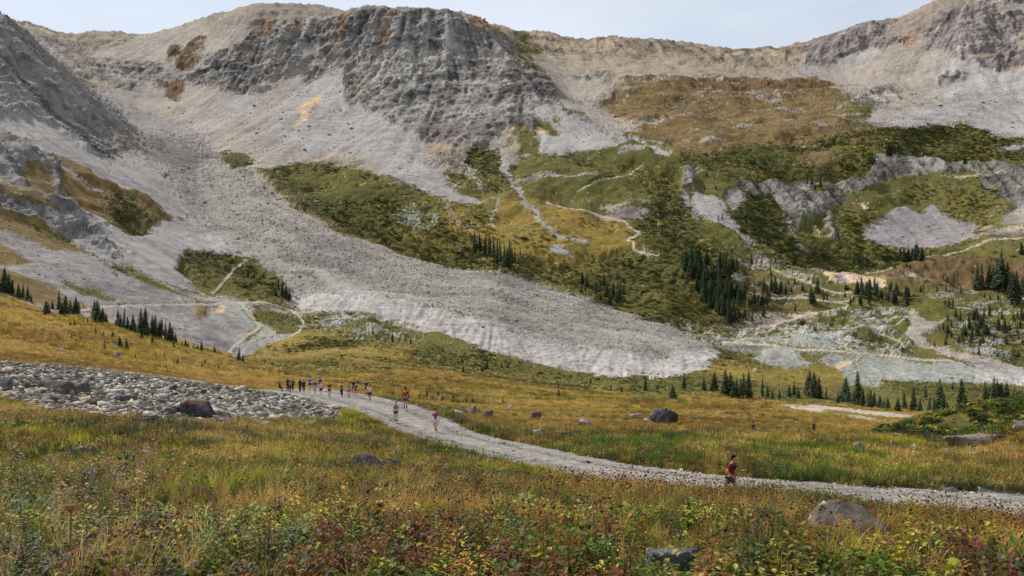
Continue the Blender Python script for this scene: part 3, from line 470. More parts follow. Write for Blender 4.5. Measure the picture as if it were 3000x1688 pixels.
# displacement: cliffs broken by chimneys, ribs and ledges; blocks on the scree; humps of scrub
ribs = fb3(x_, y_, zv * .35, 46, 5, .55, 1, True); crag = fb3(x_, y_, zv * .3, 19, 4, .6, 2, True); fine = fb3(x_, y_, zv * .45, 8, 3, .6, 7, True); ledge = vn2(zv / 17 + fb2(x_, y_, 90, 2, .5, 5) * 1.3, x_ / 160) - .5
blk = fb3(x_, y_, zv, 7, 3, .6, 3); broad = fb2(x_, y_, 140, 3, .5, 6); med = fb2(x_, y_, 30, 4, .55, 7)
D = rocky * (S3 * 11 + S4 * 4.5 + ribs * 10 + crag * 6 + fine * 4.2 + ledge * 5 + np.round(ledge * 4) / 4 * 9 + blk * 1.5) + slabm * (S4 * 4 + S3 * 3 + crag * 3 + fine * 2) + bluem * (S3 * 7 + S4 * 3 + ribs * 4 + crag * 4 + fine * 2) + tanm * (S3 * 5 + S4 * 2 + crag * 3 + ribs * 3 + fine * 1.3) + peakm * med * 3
# flow lines of the rock glacier follow its long axis
GC = catmull(np.array([(-395, 985), (-352, 880), (-285, 760), (-180, 660), (-90, 600), (0, 565), (80, 525), (120, 480)], float), 12)
gt = np.gradient(GC, axis=0); gt /= np.linalg.norm(gt, axis=1)[:, None]; gd = np.full(x_.shape, 1e4); gs = np.zeros(x_.shape); gm = soft(M('glacier', 'bank', 'bdark'), 3); mk = gm > .01
for i_, (a_, t_) in enumerate(zip(GC, gt)):
    ex_, ey_ = x_[mk] - a_[0], y_[mk] - a_[1]; q_ = np.hypot(ex_, ey_); sg_ = np.sign(ex_ * -t_[1] + ey_ * t_[0]); cur = np.abs(gd[mk]); b_ = q_ < cur; tmp = gd[mk]; tmp[b_] = (q_ * sg_)[b_]; gd[mk] = tmp; tmp = gs[mk]; tmp[b_] = i_ * 10.; gs[mk] = tmp
gw = gd + fb2(x_, y_, 70, 3, .5, 77) * 14
FLOW = np.where(mk, fb2(gw, gs * .0 + gw * .1, 20, 3, .6, 78) + .9 * fb2(gw, gs * .06, 6, 2, .6, 79), 0)
D += gm * far * FLOW * .85
D += glac * far * (blk * .35 + fb2(x_, y_, 16, 2, .5, 8) * .25) + far * (broad * 5.0 + med * 2.4 + soft(M('tundra', 'olive', 'brownmix'), 4) * (fb2(x_, y_, 55, 4, .5, 91) * 6)) * (1 - rocky) * (1 - gm) * (1 - .75 * soft(M('scree', 'screetan', 'purple', 'tanscree2', 'dump'), 6)) * sst(300, 700, y_) + S1 * soft(M('scree', 'screetan', 'bank', 'dump', 'purple'), 3) * .8 * far + S3 * soft(M('scree', 'screetan', 'tanscree2', 'purple'), 6) * 1.6 * far + S2 * soft(M('bank', 'dump'), 2) * 1.2 * far
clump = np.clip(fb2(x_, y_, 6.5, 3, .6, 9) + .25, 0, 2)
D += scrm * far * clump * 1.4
D *= far
# move along the base normal (mostly outward on steep ground)
nx, ny, nz = -gx_ * gn, -gy_ * gn, np.ones_like(gn); nn = np.sqrt(nx ** 2 + ny ** 2 + 1); nx, ny, nz = nx / nn, ny / nn, nz / nn
st = np.clip(gn, 0, 1.5)
# near ground: gentle hummocks, kept off the road
rd, rz = road_info(x_, y_)
hum = fb2(x_, y_, 4.5, 4, .5, 10) * .13 + fb2(x_, y_, 17, 2, .5, 11) * .22
offr = sst(0, 3.5, rd)
zn = z_ + hum * offr * (1 - far) + fb2(x_, y_, 12, 3, .5, 12) * .35 * far * (1 - sst(250, 500, y_))
wr = 1 - sst(0, 2.2, rd); zn = zn * (1 - wr) + (rz - .02) * wr
x_ = x_ + nx * D; y_ = y_ + ny * D; zn = zn + nz * D * (1 - .8 * rocky)
# ------------------------------------------------------------------ albedo
def mixc(a, b, t): t = np.clip(t, 0, 1)[:, None]; return a * (1 - t) + b * t
N = len(x_); C = np.zeros((N, 3)); n60 = fb2(X.ravel(), Y.ravel() + zv, 70, 4, .55, 13); n12 = fb2(X.ravel(), Y.ravel() + zv, 12, 3, .6, 14)
n4 = fb2(X.ravel(), Y.ravel() + zv, 3.2, 2, .6, 15); wn = RNG.random(N).astype(np.float32) * 2 - 1
one = np.ones((N, 1))
def pal(name, *cols): pass
def put(names, fn):
    m = np.isin(cls, [CL[n] for n in names.split()])
    if m.any(): C[m] = fn(m)
def col(r, g, b): return np.array(L3(r, g, b))[None]
KS = 1.0
def rub(a, b, c, m, s1=.25, s2=.25, w_=.13):
    t = mixc(a * one[m], b * one[m], .5 + .5 * n60[m] + s1 * S1[m]); t = mixc(t, c * one[m], .3 + .4 * n12[m] + s2 * S2[m]); return t * (1 + w_ * wn[m] * .6 + .18 * n4[m])[:, None]
put('scree', lambda m: rub(col(160, 156, 154), col(126, 122, 121), col(170, 165, 158), m, .8, .35))
put('screetan', lambda m: rub(col(160, 149, 138), col(124, 116, 110), col(170, 159, 145), m, .8, .35))
put('tanscree2', lambda m: rub(col(158, 144, 126), col(128, 118, 106), col(170, 154, 132), m, .6, .4))
put('purple', lambda m: rub(col(140, 132, 132), col(112, 106, 108), col(156, 150, 146), m, .45, .35, .3))
put('bdark', lambda m: rub(col(106, 100, 100), col(80, 75, 78), col(140, 134, 128), m, .1, .1, .5))
put('glacier', lambda m: rub(col(144, 138, 131), col(116, 111, 107), col(158, 152, 141), m, .05, .1, .35) * (1 + .13 * FLOW[m])[:, None])
put('bank', lambda m: rub(col(186, 179, 174), col(166, 160, 156), col(146, 140, 136), m, .35, .5, .1))
put('dump', lambda m: rub(col(150, 153, 147), col(122, 126, 121), col(160, 157, 145), m, .35, .55, .12))
put('orange', lambda m: rub(col(206, 172, 118), col(188, 160, 128), col(214, 190, 160), m, .2, .2, .2))
put('path', lambda m: rub(col(172, 160, 142), col(160, 150, 134), col(180, 170, 154), m, .1, .1, .2))
put('peak', lambda m: rub(col(138, 127, 115), col(122, 113, 104), col(148, 135, 120), m, .3, .2, .1))
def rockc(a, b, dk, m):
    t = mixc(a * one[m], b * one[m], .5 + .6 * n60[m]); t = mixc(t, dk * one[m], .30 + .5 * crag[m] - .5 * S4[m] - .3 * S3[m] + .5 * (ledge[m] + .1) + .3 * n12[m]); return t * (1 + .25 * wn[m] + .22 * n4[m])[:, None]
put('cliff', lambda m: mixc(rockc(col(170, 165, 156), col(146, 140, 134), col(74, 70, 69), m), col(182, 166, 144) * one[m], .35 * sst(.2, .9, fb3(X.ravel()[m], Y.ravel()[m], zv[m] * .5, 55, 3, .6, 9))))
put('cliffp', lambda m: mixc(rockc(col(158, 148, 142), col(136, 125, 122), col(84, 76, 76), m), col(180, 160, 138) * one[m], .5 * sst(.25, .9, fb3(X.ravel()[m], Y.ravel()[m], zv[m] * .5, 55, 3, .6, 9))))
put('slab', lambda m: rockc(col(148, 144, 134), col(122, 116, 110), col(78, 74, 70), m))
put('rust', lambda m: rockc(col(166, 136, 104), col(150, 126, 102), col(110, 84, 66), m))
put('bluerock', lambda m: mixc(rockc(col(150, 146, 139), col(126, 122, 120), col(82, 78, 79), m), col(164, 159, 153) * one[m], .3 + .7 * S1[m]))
put('tanrock', lambda m: mixc(rockc(col(146, 133, 116), col(124, 115, 104), col(82, 75, 68), m), col(170, 151, 126) * one[m], .3 + .9 * n60[m] + .55 * S1[m]))
def veg(a, b, c, m, r=.12, k=.5, ds=None):
    t = mixc(a * one[m], b * one[m], .5 + .7 * n60[m]); t = mixc(t, c * one[m], .3 + k * n12[m] + .3 * n4[m])
    rocks = (n4[m] + .5 * wn[m] + .35 * n60[m]) > (1.62 - r); t[rocks] = L3(148, 140, 124)
    return t * (1 + .22 * wn[m])[:, None]
put('tundra', lambda m: veg(col(114, 92, 58), col(96, 82, 54), col(134, 116, 82), m, .28))
TUN = M('tundra', 'brownmix', 'olive').ravel() > 0; OUT = TUN & (Y.ravel() > 500) & (fb2(X.ravel() * .6, Y.ravel() + zv, 38, 4, .6, 66) + .15 * wn > .62); 
put('brownmix', lambda m: veg(col(104, 84, 58), col(114, 92, 66), col(92, 78, 56), m, .12))
put('golden', lambda m: veg(col(136, 112, 56), col(114, 104, 50), col(150, 124, 68), m, .1))
put('olive', lambda m: veg(col(96, 94, 50), col(110, 98, 56), col(80, 84, 46), m, .22))
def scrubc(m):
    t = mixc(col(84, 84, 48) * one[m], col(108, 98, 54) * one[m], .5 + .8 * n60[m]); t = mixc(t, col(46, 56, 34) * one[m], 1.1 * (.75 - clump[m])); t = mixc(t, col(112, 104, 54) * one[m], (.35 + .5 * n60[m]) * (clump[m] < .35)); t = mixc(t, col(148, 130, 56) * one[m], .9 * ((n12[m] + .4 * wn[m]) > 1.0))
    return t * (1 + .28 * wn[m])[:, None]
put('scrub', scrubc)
put('mixed', lambda m: np.where(((n12[m] + n4[m] * .6) > .1)[:, None], veg(col(98, 100, 58), col(112, 106, 62), col(80, 84, 48), m), rub(col(160, 160, 154), col(140, 140, 136), col(172, 166, 154), m, .1, .1, .6)))
put('stone', lambda m: rub(col(120, 118, 112), col(90, 84, 74), col(150, 148, 142), m, .1, .1, .6))
put('near', lambda m: mixc(mixc(col(120, 94, 48) * one[m], col(96, 84, 42) * one[m], .5 + .7 * n12[m]), col(150, 124, 70) * one[m], sst(90, 200, y_[m]) * (.75 + .3 * n60[m])) * (1 + .25 * wn[m] + .15 * n4[m])[:, None])
C[OUT] = (mixc(col(168, 156, 142) * one[OUT], col(116, 108, 104) * one[OUT], .5 + .8 * n12[OUT]) * (1 + .3 * wn[OUT])[:, None]); kn = (y_ > 66) & (y_ < 110) & (U.ravel() > 2540) & (V.ravel() < 1310); C[kn] = mixc(col(92, 92, 48) * one[kn], col(74, 78, 42) * one[kn], .5 + .8 * n12[kn]); C = np.clip(C, .008, .85)
zt = zn
# ------------------------------------------------------------------ split into the setting's own pieces
PIECE = {'mountain': 'tanrock cliff cliffp peak rust bluerock slab tanscree2', 'scree_slope': 'scree screetan purple orange bdark', 'rock_glacier': 'glacier bank', 'mine_dump': 'dump',
         'path': 'path', 'hillside': 'tundra brownmix olive scrub mixed golden', 'ground': 'near stone'}
PLAB = {'mountain': 'grey and tan cliffs and rocky ridges around the basin', 'scree_slope': 'pale scree fans below the cliffs', 'rock_glacier': 'long grey tongue of boulders crossing the valley',
        'mine_dump': 'blue grey heaps of mine waste beside the tracks', 'path': 'thin pale dirt tracks winding through the valley', 'hillside': 'golden and green slopes of tundra, grass and low scrub', 'ground': 'near meadow ground around the gravel road'}
VTX = np.stack([x_, y_, zt], 1)
idx = np.arange(N).reshape(NU, NR)
Q = np.stack([idx[:-1, :-1], idx[1:, :-1], idx[1:, 1:], idx[:-1, 1:]], -1).reshape(-1, 4)
fc = cls[Q[:, 0]]
M_ROCK = attr_mat('rock_and_scree', .95, .12, .6, .16, .5, .9, .6); M_SOIL = attr_mat('turf', .98, .05, 1.3, .2, .6, 1.4, .35)
M_NEAR = attr_mat('meadow_soil', .98, .05, 5., .3, .8, 9., .05)
for nm, cl in PIECE.items():
    f = Q[np.isin(fc, [CL[c] for c in cl.split()])]
    used, inv = np.unique(f.ravel(), return_inverse=True)
    me = mesh_np(nm, VTX[used], inv.reshape(-1, 4)); vcol(me, C[used])
    o = link(nm, me, M_NEAR if nm == 'ground' else M_SOIL if nm in ('hillside',) else M_ROCK); tag(o, PLAB[nm], kind='structure')
# ------------------------------------------------------------------ height lookup on the finished surface
ZG = zt.reshape(NU, NR); YG = y_.reshape(NU, NR); XG = x_.reshape(NU, NR)
def gz(x, y):
    """ground height under plan point(s)"""
    x = np.atleast_1d(np.asarray(x, float)); y = np.atleast_1d(np.asarray(y, float)); out = np.empty(len(x))
    fi = (1500 + x / y * FPX - U0) / (U1 - U0) * (NU - 1); i = np.clip(np.floor(fi).astype(int), 0, NU - 2); a = np.clip(fi - i, 0, 1)
    ly = np.log(y)
    def colz(i):
        r = LG[i]; lo = np.zeros(len(i), int); hi = np.full(len(i), NR - 1)
        while (hi - lo > 1).any():
            mid = (lo + hi) // 2; c = LG[i, mid] <= ly; lo = np.where(c, mid, lo); hi = np.where(c, hi, mid)
        t = np.clip((ly - LG[i, lo]) / np.maximum(LG[i, hi] - LG[i, lo], 1e-9), 0, 1)
        return ZG[i, lo] * (1 - t) + ZG[i, hi] * t
    return colz(i) * (1 - a) + colz(i + 1) * a
SV = HZ - ZG / YG * FPX       # sight-line row of every terrain point
def hit(u, v, ymin=0):
    """first ground point met by the sight line (u, v)"""
    i = int(round((u - U0) / (U1 - U0) * (NU - 1))); r = np.where((SV[i] <= v) & (Y[i] > ymin))[0]
    j = r[0] if len(r) else NR - 1
    y = Y[i, j]
    return ((u - 1500) / FPX * y, y, float(gz((u - 1500) / FPX * y, y)[0]))
# ------------------------------------------------------------------ gravel road
def road_mat():
    m, t, b = new_mat('road_gravel', .95, .1); N_ = t.nodes; K = t.links
    co = N_.new('ShaderNodeTexCoord'); a = N_.new('ShaderNodeAttribute'); a.attribute_name = 'Col'
    def nz(s, d=4, r=.6):
        n = N_.new('ShaderNodeTexNoise'); n.inputs['Scale'].default_value = s; n.inputs['Detail'].default_value = d; n.inputs['Roughness'].default_value = r
        K.new(co.outputs['Object'], n.inputs['Vector']); return n
    n1 = nz(1.6, 5, .7); vo = N_.new('ShaderNodeTexVoronoi'); vo.inputs['Scale'].default_value = 7; K.new(co.outputs['Object'], vo.inputs['Vector'])
    n2 = nz(9, 4, .7)
    rp = N_.new('ShaderNodeValToRGB'); rp.color_ramp.elements[0].position = .3; rp.color_ramp.elements[1].position = .72
    rp.color_ramp.elements[0].color = (*L3(118, 113, 108), 1); rp.color_ramp.elements[1].color = (*L3(172, 166, 158), 1); K.new(n1.outputs[0], rp.inputs[0])
    m1 = N_.new('ShaderNodeMapRange'); m1.inputs[1].default_value = 0; m1.inputs[2].default_value = 1; m1.inputs[3].default_value = .72; m1.inputs[4].default_value = 1.25
    sep = N_.new('ShaderNodeSeparateColor'); K.new(vo.outputs['Color'], sep.inputs[0]); K.new(sep.outputs[0], m1.inputs[0])
    m2 = N_.new('ShaderNodeMapRange'); m2.inputs[1].default_value = .35; m2.inputs[2].default_value = .65; m2.inputs[3].default_value = .8; m2.inputs[4].default_value = 1.15; K.new(n2.outputs[0], m2.inputs[0])
    mu = N_.new('ShaderNodeMath'); mu.operation = 'MULTIPLY'; K.new(m1.outputs[0], mu.inputs[0]); K.new(m2.outputs[0], mu.inputs[1])
    v1 = N_.new('ShaderNodeVectorMath'); v1.operation = 'SCALE'; K.new(rp.outputs[0], v1.inputs[0]); K.new(mu.outputs[0], v1.inputs['Scale'])
    v2 = N_.new('ShaderNodeVectorMath'); v2.operation = 'MULTIPLY'; K.new(v1.outputs[0], v2.inputs[0]); K.new(a.outputs['Color'], v2.inputs[1])
    K.new(v2.outputs[0], b.inputs['Base Color'])
    bp = N_.new('ShaderNodeBump'); bp.inputs['Strength'].default_value = .8; bp.inputs['Distance'].default_value = .06
    ad = N_.new('ShaderNodeMath'); ad.operation = 'ADD'; K.new(vo.outputs['Distance'], ad.inputs[0]); K.new(n2.outputs[0], ad.inputs[1])
    K.new(ad.outputs[0], bp.inputs['Height']); K.new(bp.outputs[0], b.inputs['Normal']); return m
RF = catmull(RC[::4], 12); RHf = np.interp(np.linspace(0, 1, len(RF)), np.linspace(0, 1, len(RH)), RH)
tf = np.gradient(RF, axis=0); tf /= np.linalg.norm(tf, axis=1)[:, None]; nf = np.stack([-tf[:, 1], tf[:, 0]], 1)
na = 41; aa = np.linspace(-1, 1, na)
edge = 1 + .10 * fb2(RF[:, 0], RF[:, 1], 2.0, 3, .6, 21); edge2 = 1 + .10 * fb2(RF[:, 0], RF[:, 1], 2.0, 3, .6, 22)
wd = np.where(aa[None] < 0, edge[:, None], edge2[:, None]) * aa[None] * (RHf[:, None] + .15)
rx = RF[:, 0:1] + nf[:, 0:1] * wd; ry = RF[:, 1:2] + nf[:, 1:2] * wd
rzz = gz(rx.ravel(), ry.ravel()).reshape(rx.shape)
prof = .05 + .05 * (1 - aa ** 4)[None] - .05 * np.exp(-((np.abs(aa) - .42) / .16) ** 2)[None] + .03 * fb2(rx, ry, .9, 3, .6, 23) - .1 * (np.abs(aa) > .97)[None]
RV = np.stack([rx, ry, rzz + prof], -1).reshape(-1, 3)
ii = np.arange(len(RF) * na).reshape(len(RF), na)
RQ = np.stack([ii[:-1, :-1], ii[:-1, 1:], ii[1:, 1:], ii[1:, :-1]], -1).reshape(-1, 4)
me = mesh_np('road', RV, RQ, smooth=True)
rc = (1 - .28 * np.exp(-((np.abs(aa) - .42) / .14) ** 2))[None, :, None] * np.ones((len(RF), na, 3)); rc = rc * (1 + .12 * fb2(rx, ry, 3.5, 3, .6, 24))[..., None]
rc *= np.where(np.abs(aa) > .8, .86, 1)[None, :, None]
vcol(me, rc.reshape(-1, 3)); tag(link('road', me, road_mat()), 'pale grey gravel road crossing the meadow', kind='structure')

# ------------------------------------------------------------------ scatter helper (ground cover only)
LIB = bpy.data.collections.new('plant_shapes')          # source shapes, not linked to the scene
def scatter(name, shapes, pos, rot, scl, tint, vi, label, cat, mat=None):
    c = bpy.data.collections.new(name + '_shapes'); nsh = 0
    for k_, me_ in enumerate(shapes):
        o = bpy.data.objects.new('%s_shape_%02d' % (name, k_), me_); c.objects.link(o); nsh += 1
    me = bpy.data.meshes.new(name); n = len(pos); me.vertices.add(n); me.vertices.foreach_set('co', np.asarray(pos, np.float32).ravel())
    for an, ty, key, arr in (('rot', 'FLOAT_VECTOR', 'vector', rot), ('scl', 'FLOAT_VECTOR', 'vector', scl), ('tint', 'FLOAT_COLOR', 'color', np.hstack([tint, np.ones((n, 1))])), ('vi', 'INT', 'value', vi)):
        a = me.attributes.new(an, ty, 'POINT'); a.data.foreach_set(key, np.asarray(arr, np.int32 if ty == 'INT' else np.float32).ravel())
    o = link(name, me); tag(o, label, cat, kind='stuff')
    g = bpy.data.node_groups.new(name, 'GeometryNodeTree')
    g.interface.new_socket('Geometry', in_out='INPUT', socket_type='NodeSocketGeometry'); g.interface.new_socket('Geometry', in_out='OUTPUT', socket_type='NodeSocketGeometry')
    gi, go = g.nodes.new('NodeGroupInput'), g.nodes.new('NodeGroupOutput')
    ip = g.nodes.new('GeometryNodeInstanceOnPoints'); ci = g.nodes.new('GeometryNodeCollectionInfo')
    ci.inputs['Collection'].default_value = c; ci.inputs['Separate Children'].default_value = True; ci.inputs['Reset Children'].default_value = True
    def na_(nm, ty):
        a = g.nodes.new('GeometryNodeInputNamedAttribute'); a.data_type = ty; a.inputs['Name'].default_value = nm; return a.outputs['Attribute']
    g.links.new(gi.outputs[0], ip.inputs['Points']); g.links.new(ci.outputs[0], ip.inputs['Instance']); ip.inputs['Pick Instance'].default_value = True
    g.links.new(na_('vi', 'INT'), ip.inputs['Instance Index']); g.links.new(na_('rot', 'FLOAT_VECTOR'), ip.inputs['Rotation']); g.links.new(na_('scl', 'FLOAT_VECTOR'), ip.inputs['Scale'])
    g.links.new(ip.outputs[0], go.inputs[0])
    md = o.modifiers.new('scatter', 'NODES'); md.node_group = g
    return o
def leaf_mat(name, trans=.25, rough=.6, amt=.3, nscale=9.):
    """albedo = shape colour x tint of the single plant, a little light through the leaf"""
    m, t, b = new_mat(name, rough, .25); N_ = t.nodes; K = t.links
    a = N_.new('ShaderNodeAttribute'); a.attribute_name = 'Col'; ti = N_.new('ShaderNodeAttribute'); ti.attribute_name = 'tint'; ti.attribute_type = 'INSTANCER'
    mm = N_.new('ShaderNodeVectorMath'); mm.operation = 'MULTIPLY'; K.new(a.outputs['Color'], mm.inputs[0]); K.new(ti.outputs['Color'], mm.inputs[1])
    oi = N_.new('ShaderNodeObjectInfo'); mr_ = N_.new('ShaderNodeMapRange'); mr_.inputs[3].default_value = 1 - amt; mr_.inputs[4].default_value = 1 + amt; K.new(oi.outputs['Random'], mr_.inputs[0])
    ms = N_.new('ShaderNodeVectorMath'); ms.operation = 'SCALE'; K.new(mm.outputs[0], ms.inputs[0]); K.new(mr_.outputs[0], ms.inputs['Scale'])
    K.new(ms.outputs[0], b.inputs['Base Color'])
    tb = N_.new('ShaderNodeBsdfTranslucent'); K.new(ms.outputs[0], tb.inputs['Color']); mxs = N_.new('ShaderNodeMixShader'); mxs.inputs[0].default_value = trans
    K.new(b.outputs[0], mxs.inputs[1]); K.new(tb.outputs[0], mxs.inputs[2]); K.new(mxs.outputs[0], N_['Material Output'].inputs['Surface']); return m
M_LEAF = leaf_mat('leaves'); M_GRASS = leaf_mat('grass_blades', .3, .7, .25); M_SHRUB = leaf_mat('willow_leaves', .15, .8, .3); M_STONE_I = leaf_mat('loose_stone', 0., .9, .35)
class MB:
    def __init__(s): s.v = []; s.f = []; s.c = []
    def tri(s, pts_, c):
        i = len(s.v); s.v += [tuple(p) for p in pts_]; s.c += [c] * len(pts_)
        if len(pts_) == 4: s.f += [(i, i + 1, i + 2), (i, i + 2, i + 3)]
        else: s.f.append(tuple(range(i, i + 3)))
    def mesh(s, name, mat, smooth=False):
        me = mesh_np(name, np.array(s.v), np.array(s.f), 3, smooth); vcol(me, np.array(s.c)); me.materials.append(mat); return me
def frame(d):
    d = Vector(d).normalized(); a = d.cross(Vector((0, 0, 1)));
    if a.length < 1e-3: a = Vector((1, 0, 0))
    a.normalize(); return d, a, a.cross(d).normalized()
def leaf(mb, p, d, L, W, c, fold=.25, droop=.3):
    d, a, n = frame(d); p = Vector(p)
    b_ = [(0, .0), (.25, .42), (.55, .5), (.82, .3), (1, 0)]
    mid = [p + d * (L * t) - Vector((0, 0, 1)) * (droop * L * t * t) for t, _ in b_]
    lft = [m_ + a * (W * w_) + n * (fold * W * w_) for m_, (t, w_) in zip(mid, b_)]; rgt = [m_ - a * (W * w_) + n * (fold * W * w_) for m_, (t, w_) in zip(mid, b_)]
    for k_ in range(4):
        cc = tuple(x * (1 + .12 * (k_ - 1.5) * .4) for x in c)
        if k_ == 0: mb.tri([mid[0], lft[1], mid[1]], cc); mb.tri([mid[0], mid[1], rgt[1]], cc)
        elif k_ == 3: mb.tri([mid[3], lft[3], mid[4]], cc); mb.tri([mid[3], mid[4], rgt[3]], cc)
        else: mb.tri([mid[k_], lft[k_], lft[k_ + 1], mid[k_ + 1]], cc); mb.tri([mid[k_], mid[k_ + 1], rgt[k_ + 1], rgt[k_]], cc)
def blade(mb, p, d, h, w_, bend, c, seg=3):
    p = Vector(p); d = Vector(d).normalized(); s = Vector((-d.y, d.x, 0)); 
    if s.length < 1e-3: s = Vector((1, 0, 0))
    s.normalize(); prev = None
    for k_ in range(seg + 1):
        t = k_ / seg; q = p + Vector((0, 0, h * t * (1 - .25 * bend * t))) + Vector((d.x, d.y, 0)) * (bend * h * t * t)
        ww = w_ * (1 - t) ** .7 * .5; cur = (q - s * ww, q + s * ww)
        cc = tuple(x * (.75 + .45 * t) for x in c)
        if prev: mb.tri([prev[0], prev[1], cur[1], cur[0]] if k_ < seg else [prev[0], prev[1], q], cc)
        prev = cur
rnd = random.Random(5)
def dirn(el_lo, el_hi):
    a = rnd.uniform(0, 2 * math.pi); e = R(rnd.uniform(el_lo, el_hi)); return (math.cos(a) * math.cos(e), math.sin(a) * math.cos(e), math.sin(e))
def jc(c, j=.15): k_ = 1 + rnd.uniform(-j, j); return tuple(max(0, x * k_ * (1 + rnd.uniform(-j, j) * .5)) for x in c)
def v_broad(n=16, L=.045, W=.03):
    mb = MB()
    for i in range(n):
        h = rnd.uniform(.04, .26); d = dirn(5, 50); q = (d[0] * rnd.uniform(.02, .13), d[1] * rnd.uniform(.02, .13), h)
        blade(mb, (0, 0, 0), (q[0], q[1], 0), h, .006, math.hypot(q[0], q[1]) / h, (.5, .5, .35), 2)
        leaf(mb, q, (d[0], d[1], rnd.uniform(-.2, 1.3)), L * rnd.uniform(.7, 1.3), W * rnd.uniform(.8, 1.2), jc((1, 1, 1), .22))
    return mb.mesh('broad', M_LEAF)
def v_lance():
    mb = MB()
    for s_ in range(3):
        bx, by = rnd.uniform(-.06, .06), rnd.uniform(-.06, .06); H = rnd.uniform(.28, .5); lx, ly_ = rnd.uniform(-.08, .08), rnd.uniform(-.08, .08)
        blade(mb, (bx, by, 0), (lx, ly_, 0), H, .008, .25, (.7, .45, .35), 2)
        for i in range(15):
            t = .15 + .8 * i / 15; a = i * 2.4; d = (math.cos(a), math.sin(a), .55)
            leaf(mb, (bx + lx * t, by + ly_ * t, H * t), d, .075 * (1.15 - t * .6), .017, jc((1, 1, 1), .25), .2, .35)
    return mb.mesh('lance', M_LEAF)
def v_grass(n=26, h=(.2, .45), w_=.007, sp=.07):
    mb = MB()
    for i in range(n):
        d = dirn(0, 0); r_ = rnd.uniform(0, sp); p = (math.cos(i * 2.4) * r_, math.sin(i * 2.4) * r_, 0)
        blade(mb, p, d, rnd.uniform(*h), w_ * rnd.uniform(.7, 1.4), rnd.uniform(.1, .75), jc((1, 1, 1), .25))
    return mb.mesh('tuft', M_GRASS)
def v_seed(n=5):
    mb = MB()
    for i in range(n):
        p = Vector((rnd.uniform(-.14, .14), rnd.uniform(-.14, .14), 0)); H = rnd.uniform(.28, .5); b_ = rnd.uniform(.02, .2); d = dirn(0, 0)
        blade(mb, p, d, H, .007, b_, (1.25, 1.1, .75), 2); q = p + Vector((d[0] * b_ * H, d[1] * b_ * H, H * (1 - .25 * b_))); r_ = rnd.uniform(.011, .019)
        top = q + Vector((0, 0, r_ * .6)); bot = q - Vector((0, 0, r_ * .9)); ring = [q + Vector((math.cos(a) * r_, math.sin(a) * r_, 0)) for a in np.linspace(0, 2 * math.pi, 7)[:-1]]
        for k_ in range(6):
            mb.tri([ring[k_], ring[(k_ + 1) % 6], top], (.45, .28, .18)); mb.tri([ring[(k_ + 1) % 6], ring[k_], bot], (.4, .25, .14))
        for k_ in range(3): leaf(mb, p + Vector((0, 0, H * .2 * (k_ + 1))), dirn(20, 50), .07, .014, (.8, .7, .45))
    return mb.mesh('seed', M_GRASS)
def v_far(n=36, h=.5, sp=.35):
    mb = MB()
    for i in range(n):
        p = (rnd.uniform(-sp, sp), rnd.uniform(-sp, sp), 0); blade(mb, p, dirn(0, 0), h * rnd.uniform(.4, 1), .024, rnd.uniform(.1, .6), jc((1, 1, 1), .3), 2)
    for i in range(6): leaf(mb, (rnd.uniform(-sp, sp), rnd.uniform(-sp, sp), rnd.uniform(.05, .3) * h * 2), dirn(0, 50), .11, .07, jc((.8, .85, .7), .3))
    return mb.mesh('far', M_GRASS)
def v_shrub(n=110, seed=0):
    """low wide willow hump of leaf clumps, about 1 m across and .5 m high"""
    mb = MB()
    for i in range(n):
        a = rnd.uniform(0, 6.283); e = rnd.uniform(0, 1) ** .7; r_ = rnd.uniform(.7, 1.0) * (1 + .25 * math.sin(3 * a + seed)); z = .5 * math.sin(e * 1.5) * r_; rr = .5 * math.cos(e * 1.45) * r_
        p = (rr * math.cos(a), rr * math.sin(a), max(.01, z)); d = (math.cos(a) * .8, math.sin(a) * .8, rnd.uniform(.2, 1.2))
        leaf(mb, p, d, rnd.uniform(.1, .2), rnd.uniform(.09, .15), jc((1, 1, 1), .3), .1, .4)
    return mb.mesh('shrub', M_SHRUB)
SH_BROAD = [v_broad() for _ in range(4)] + [v_broad(11, .065, .045) for _ in range(2)]; SH_LANCE = [v_lance() for _ in range(4)]
SH_GRASS = [v_grass() for _ in range(4)]; SH_SEED = [v_seed() for _ in range(4)]; SH_FAR = [v_far() for _ in range(5)]; SH_SHRUB = [v_shrub(110, k_) for k_ in range(5)]
# ------------------------------------------------------------------ near ground cover
def area_pts(y0, y1, dens):
    n = int(dens * .82 * (y1 ** 2 - y0 ** 2) ); y = np.sqrt(RNG.uniform(y0 ** 2, y1 ** 2, n)); s = RNG.uniform(-.82, .82, n); return s * y, y
def cls_at(x, y):
    z = gz(x, y); u = 1500 + x / y * FPX; v = HZ - z / y * FPX
    return cover(u + fb2(x, y, 3, 3, .6, 31) * 14, v + fb2(x, y, 3, 3, .6, 32) * 6), z, u, v
PALS = {'green': L3(84, 106, 34), 'yg': L3(158, 154, 42), 'maroon': L3(112, 56, 40), 'rust': L3(142, 94, 50), 'straw': L3(190, 160, 92), 'dark': L3(52, 66, 36), 'gold': L3(156, 126, 60), 'brown': L3(110, 88, 54), 'grey': L3(128, 118, 100), 'lime': L3(176, 176, 70)}
def tintmix(n, wts, patch=None, px=None, py=None, s=1.6):
    """colour of each plant: patches of one kind, each plant a little its own"""
    nm = list(wts); sc = np.stack([fb2(px, py, s * (1 + .3 * i), 3, .6, 40 + i) * .9 + RNG.normal(0, .42, n) + math.log(max(1e-3, wts[q]) * len(nm)) * .55 for i, q in enumerate(nm)])
    k_ = sc.argmax(0); P_ = np.array([PALS[q] for q in nm])[k_]; return P_ * (1 + RNG.normal(0, .16, (n, 1))) * (1 + RNG.normal(0, .06, (n, 3))), k_
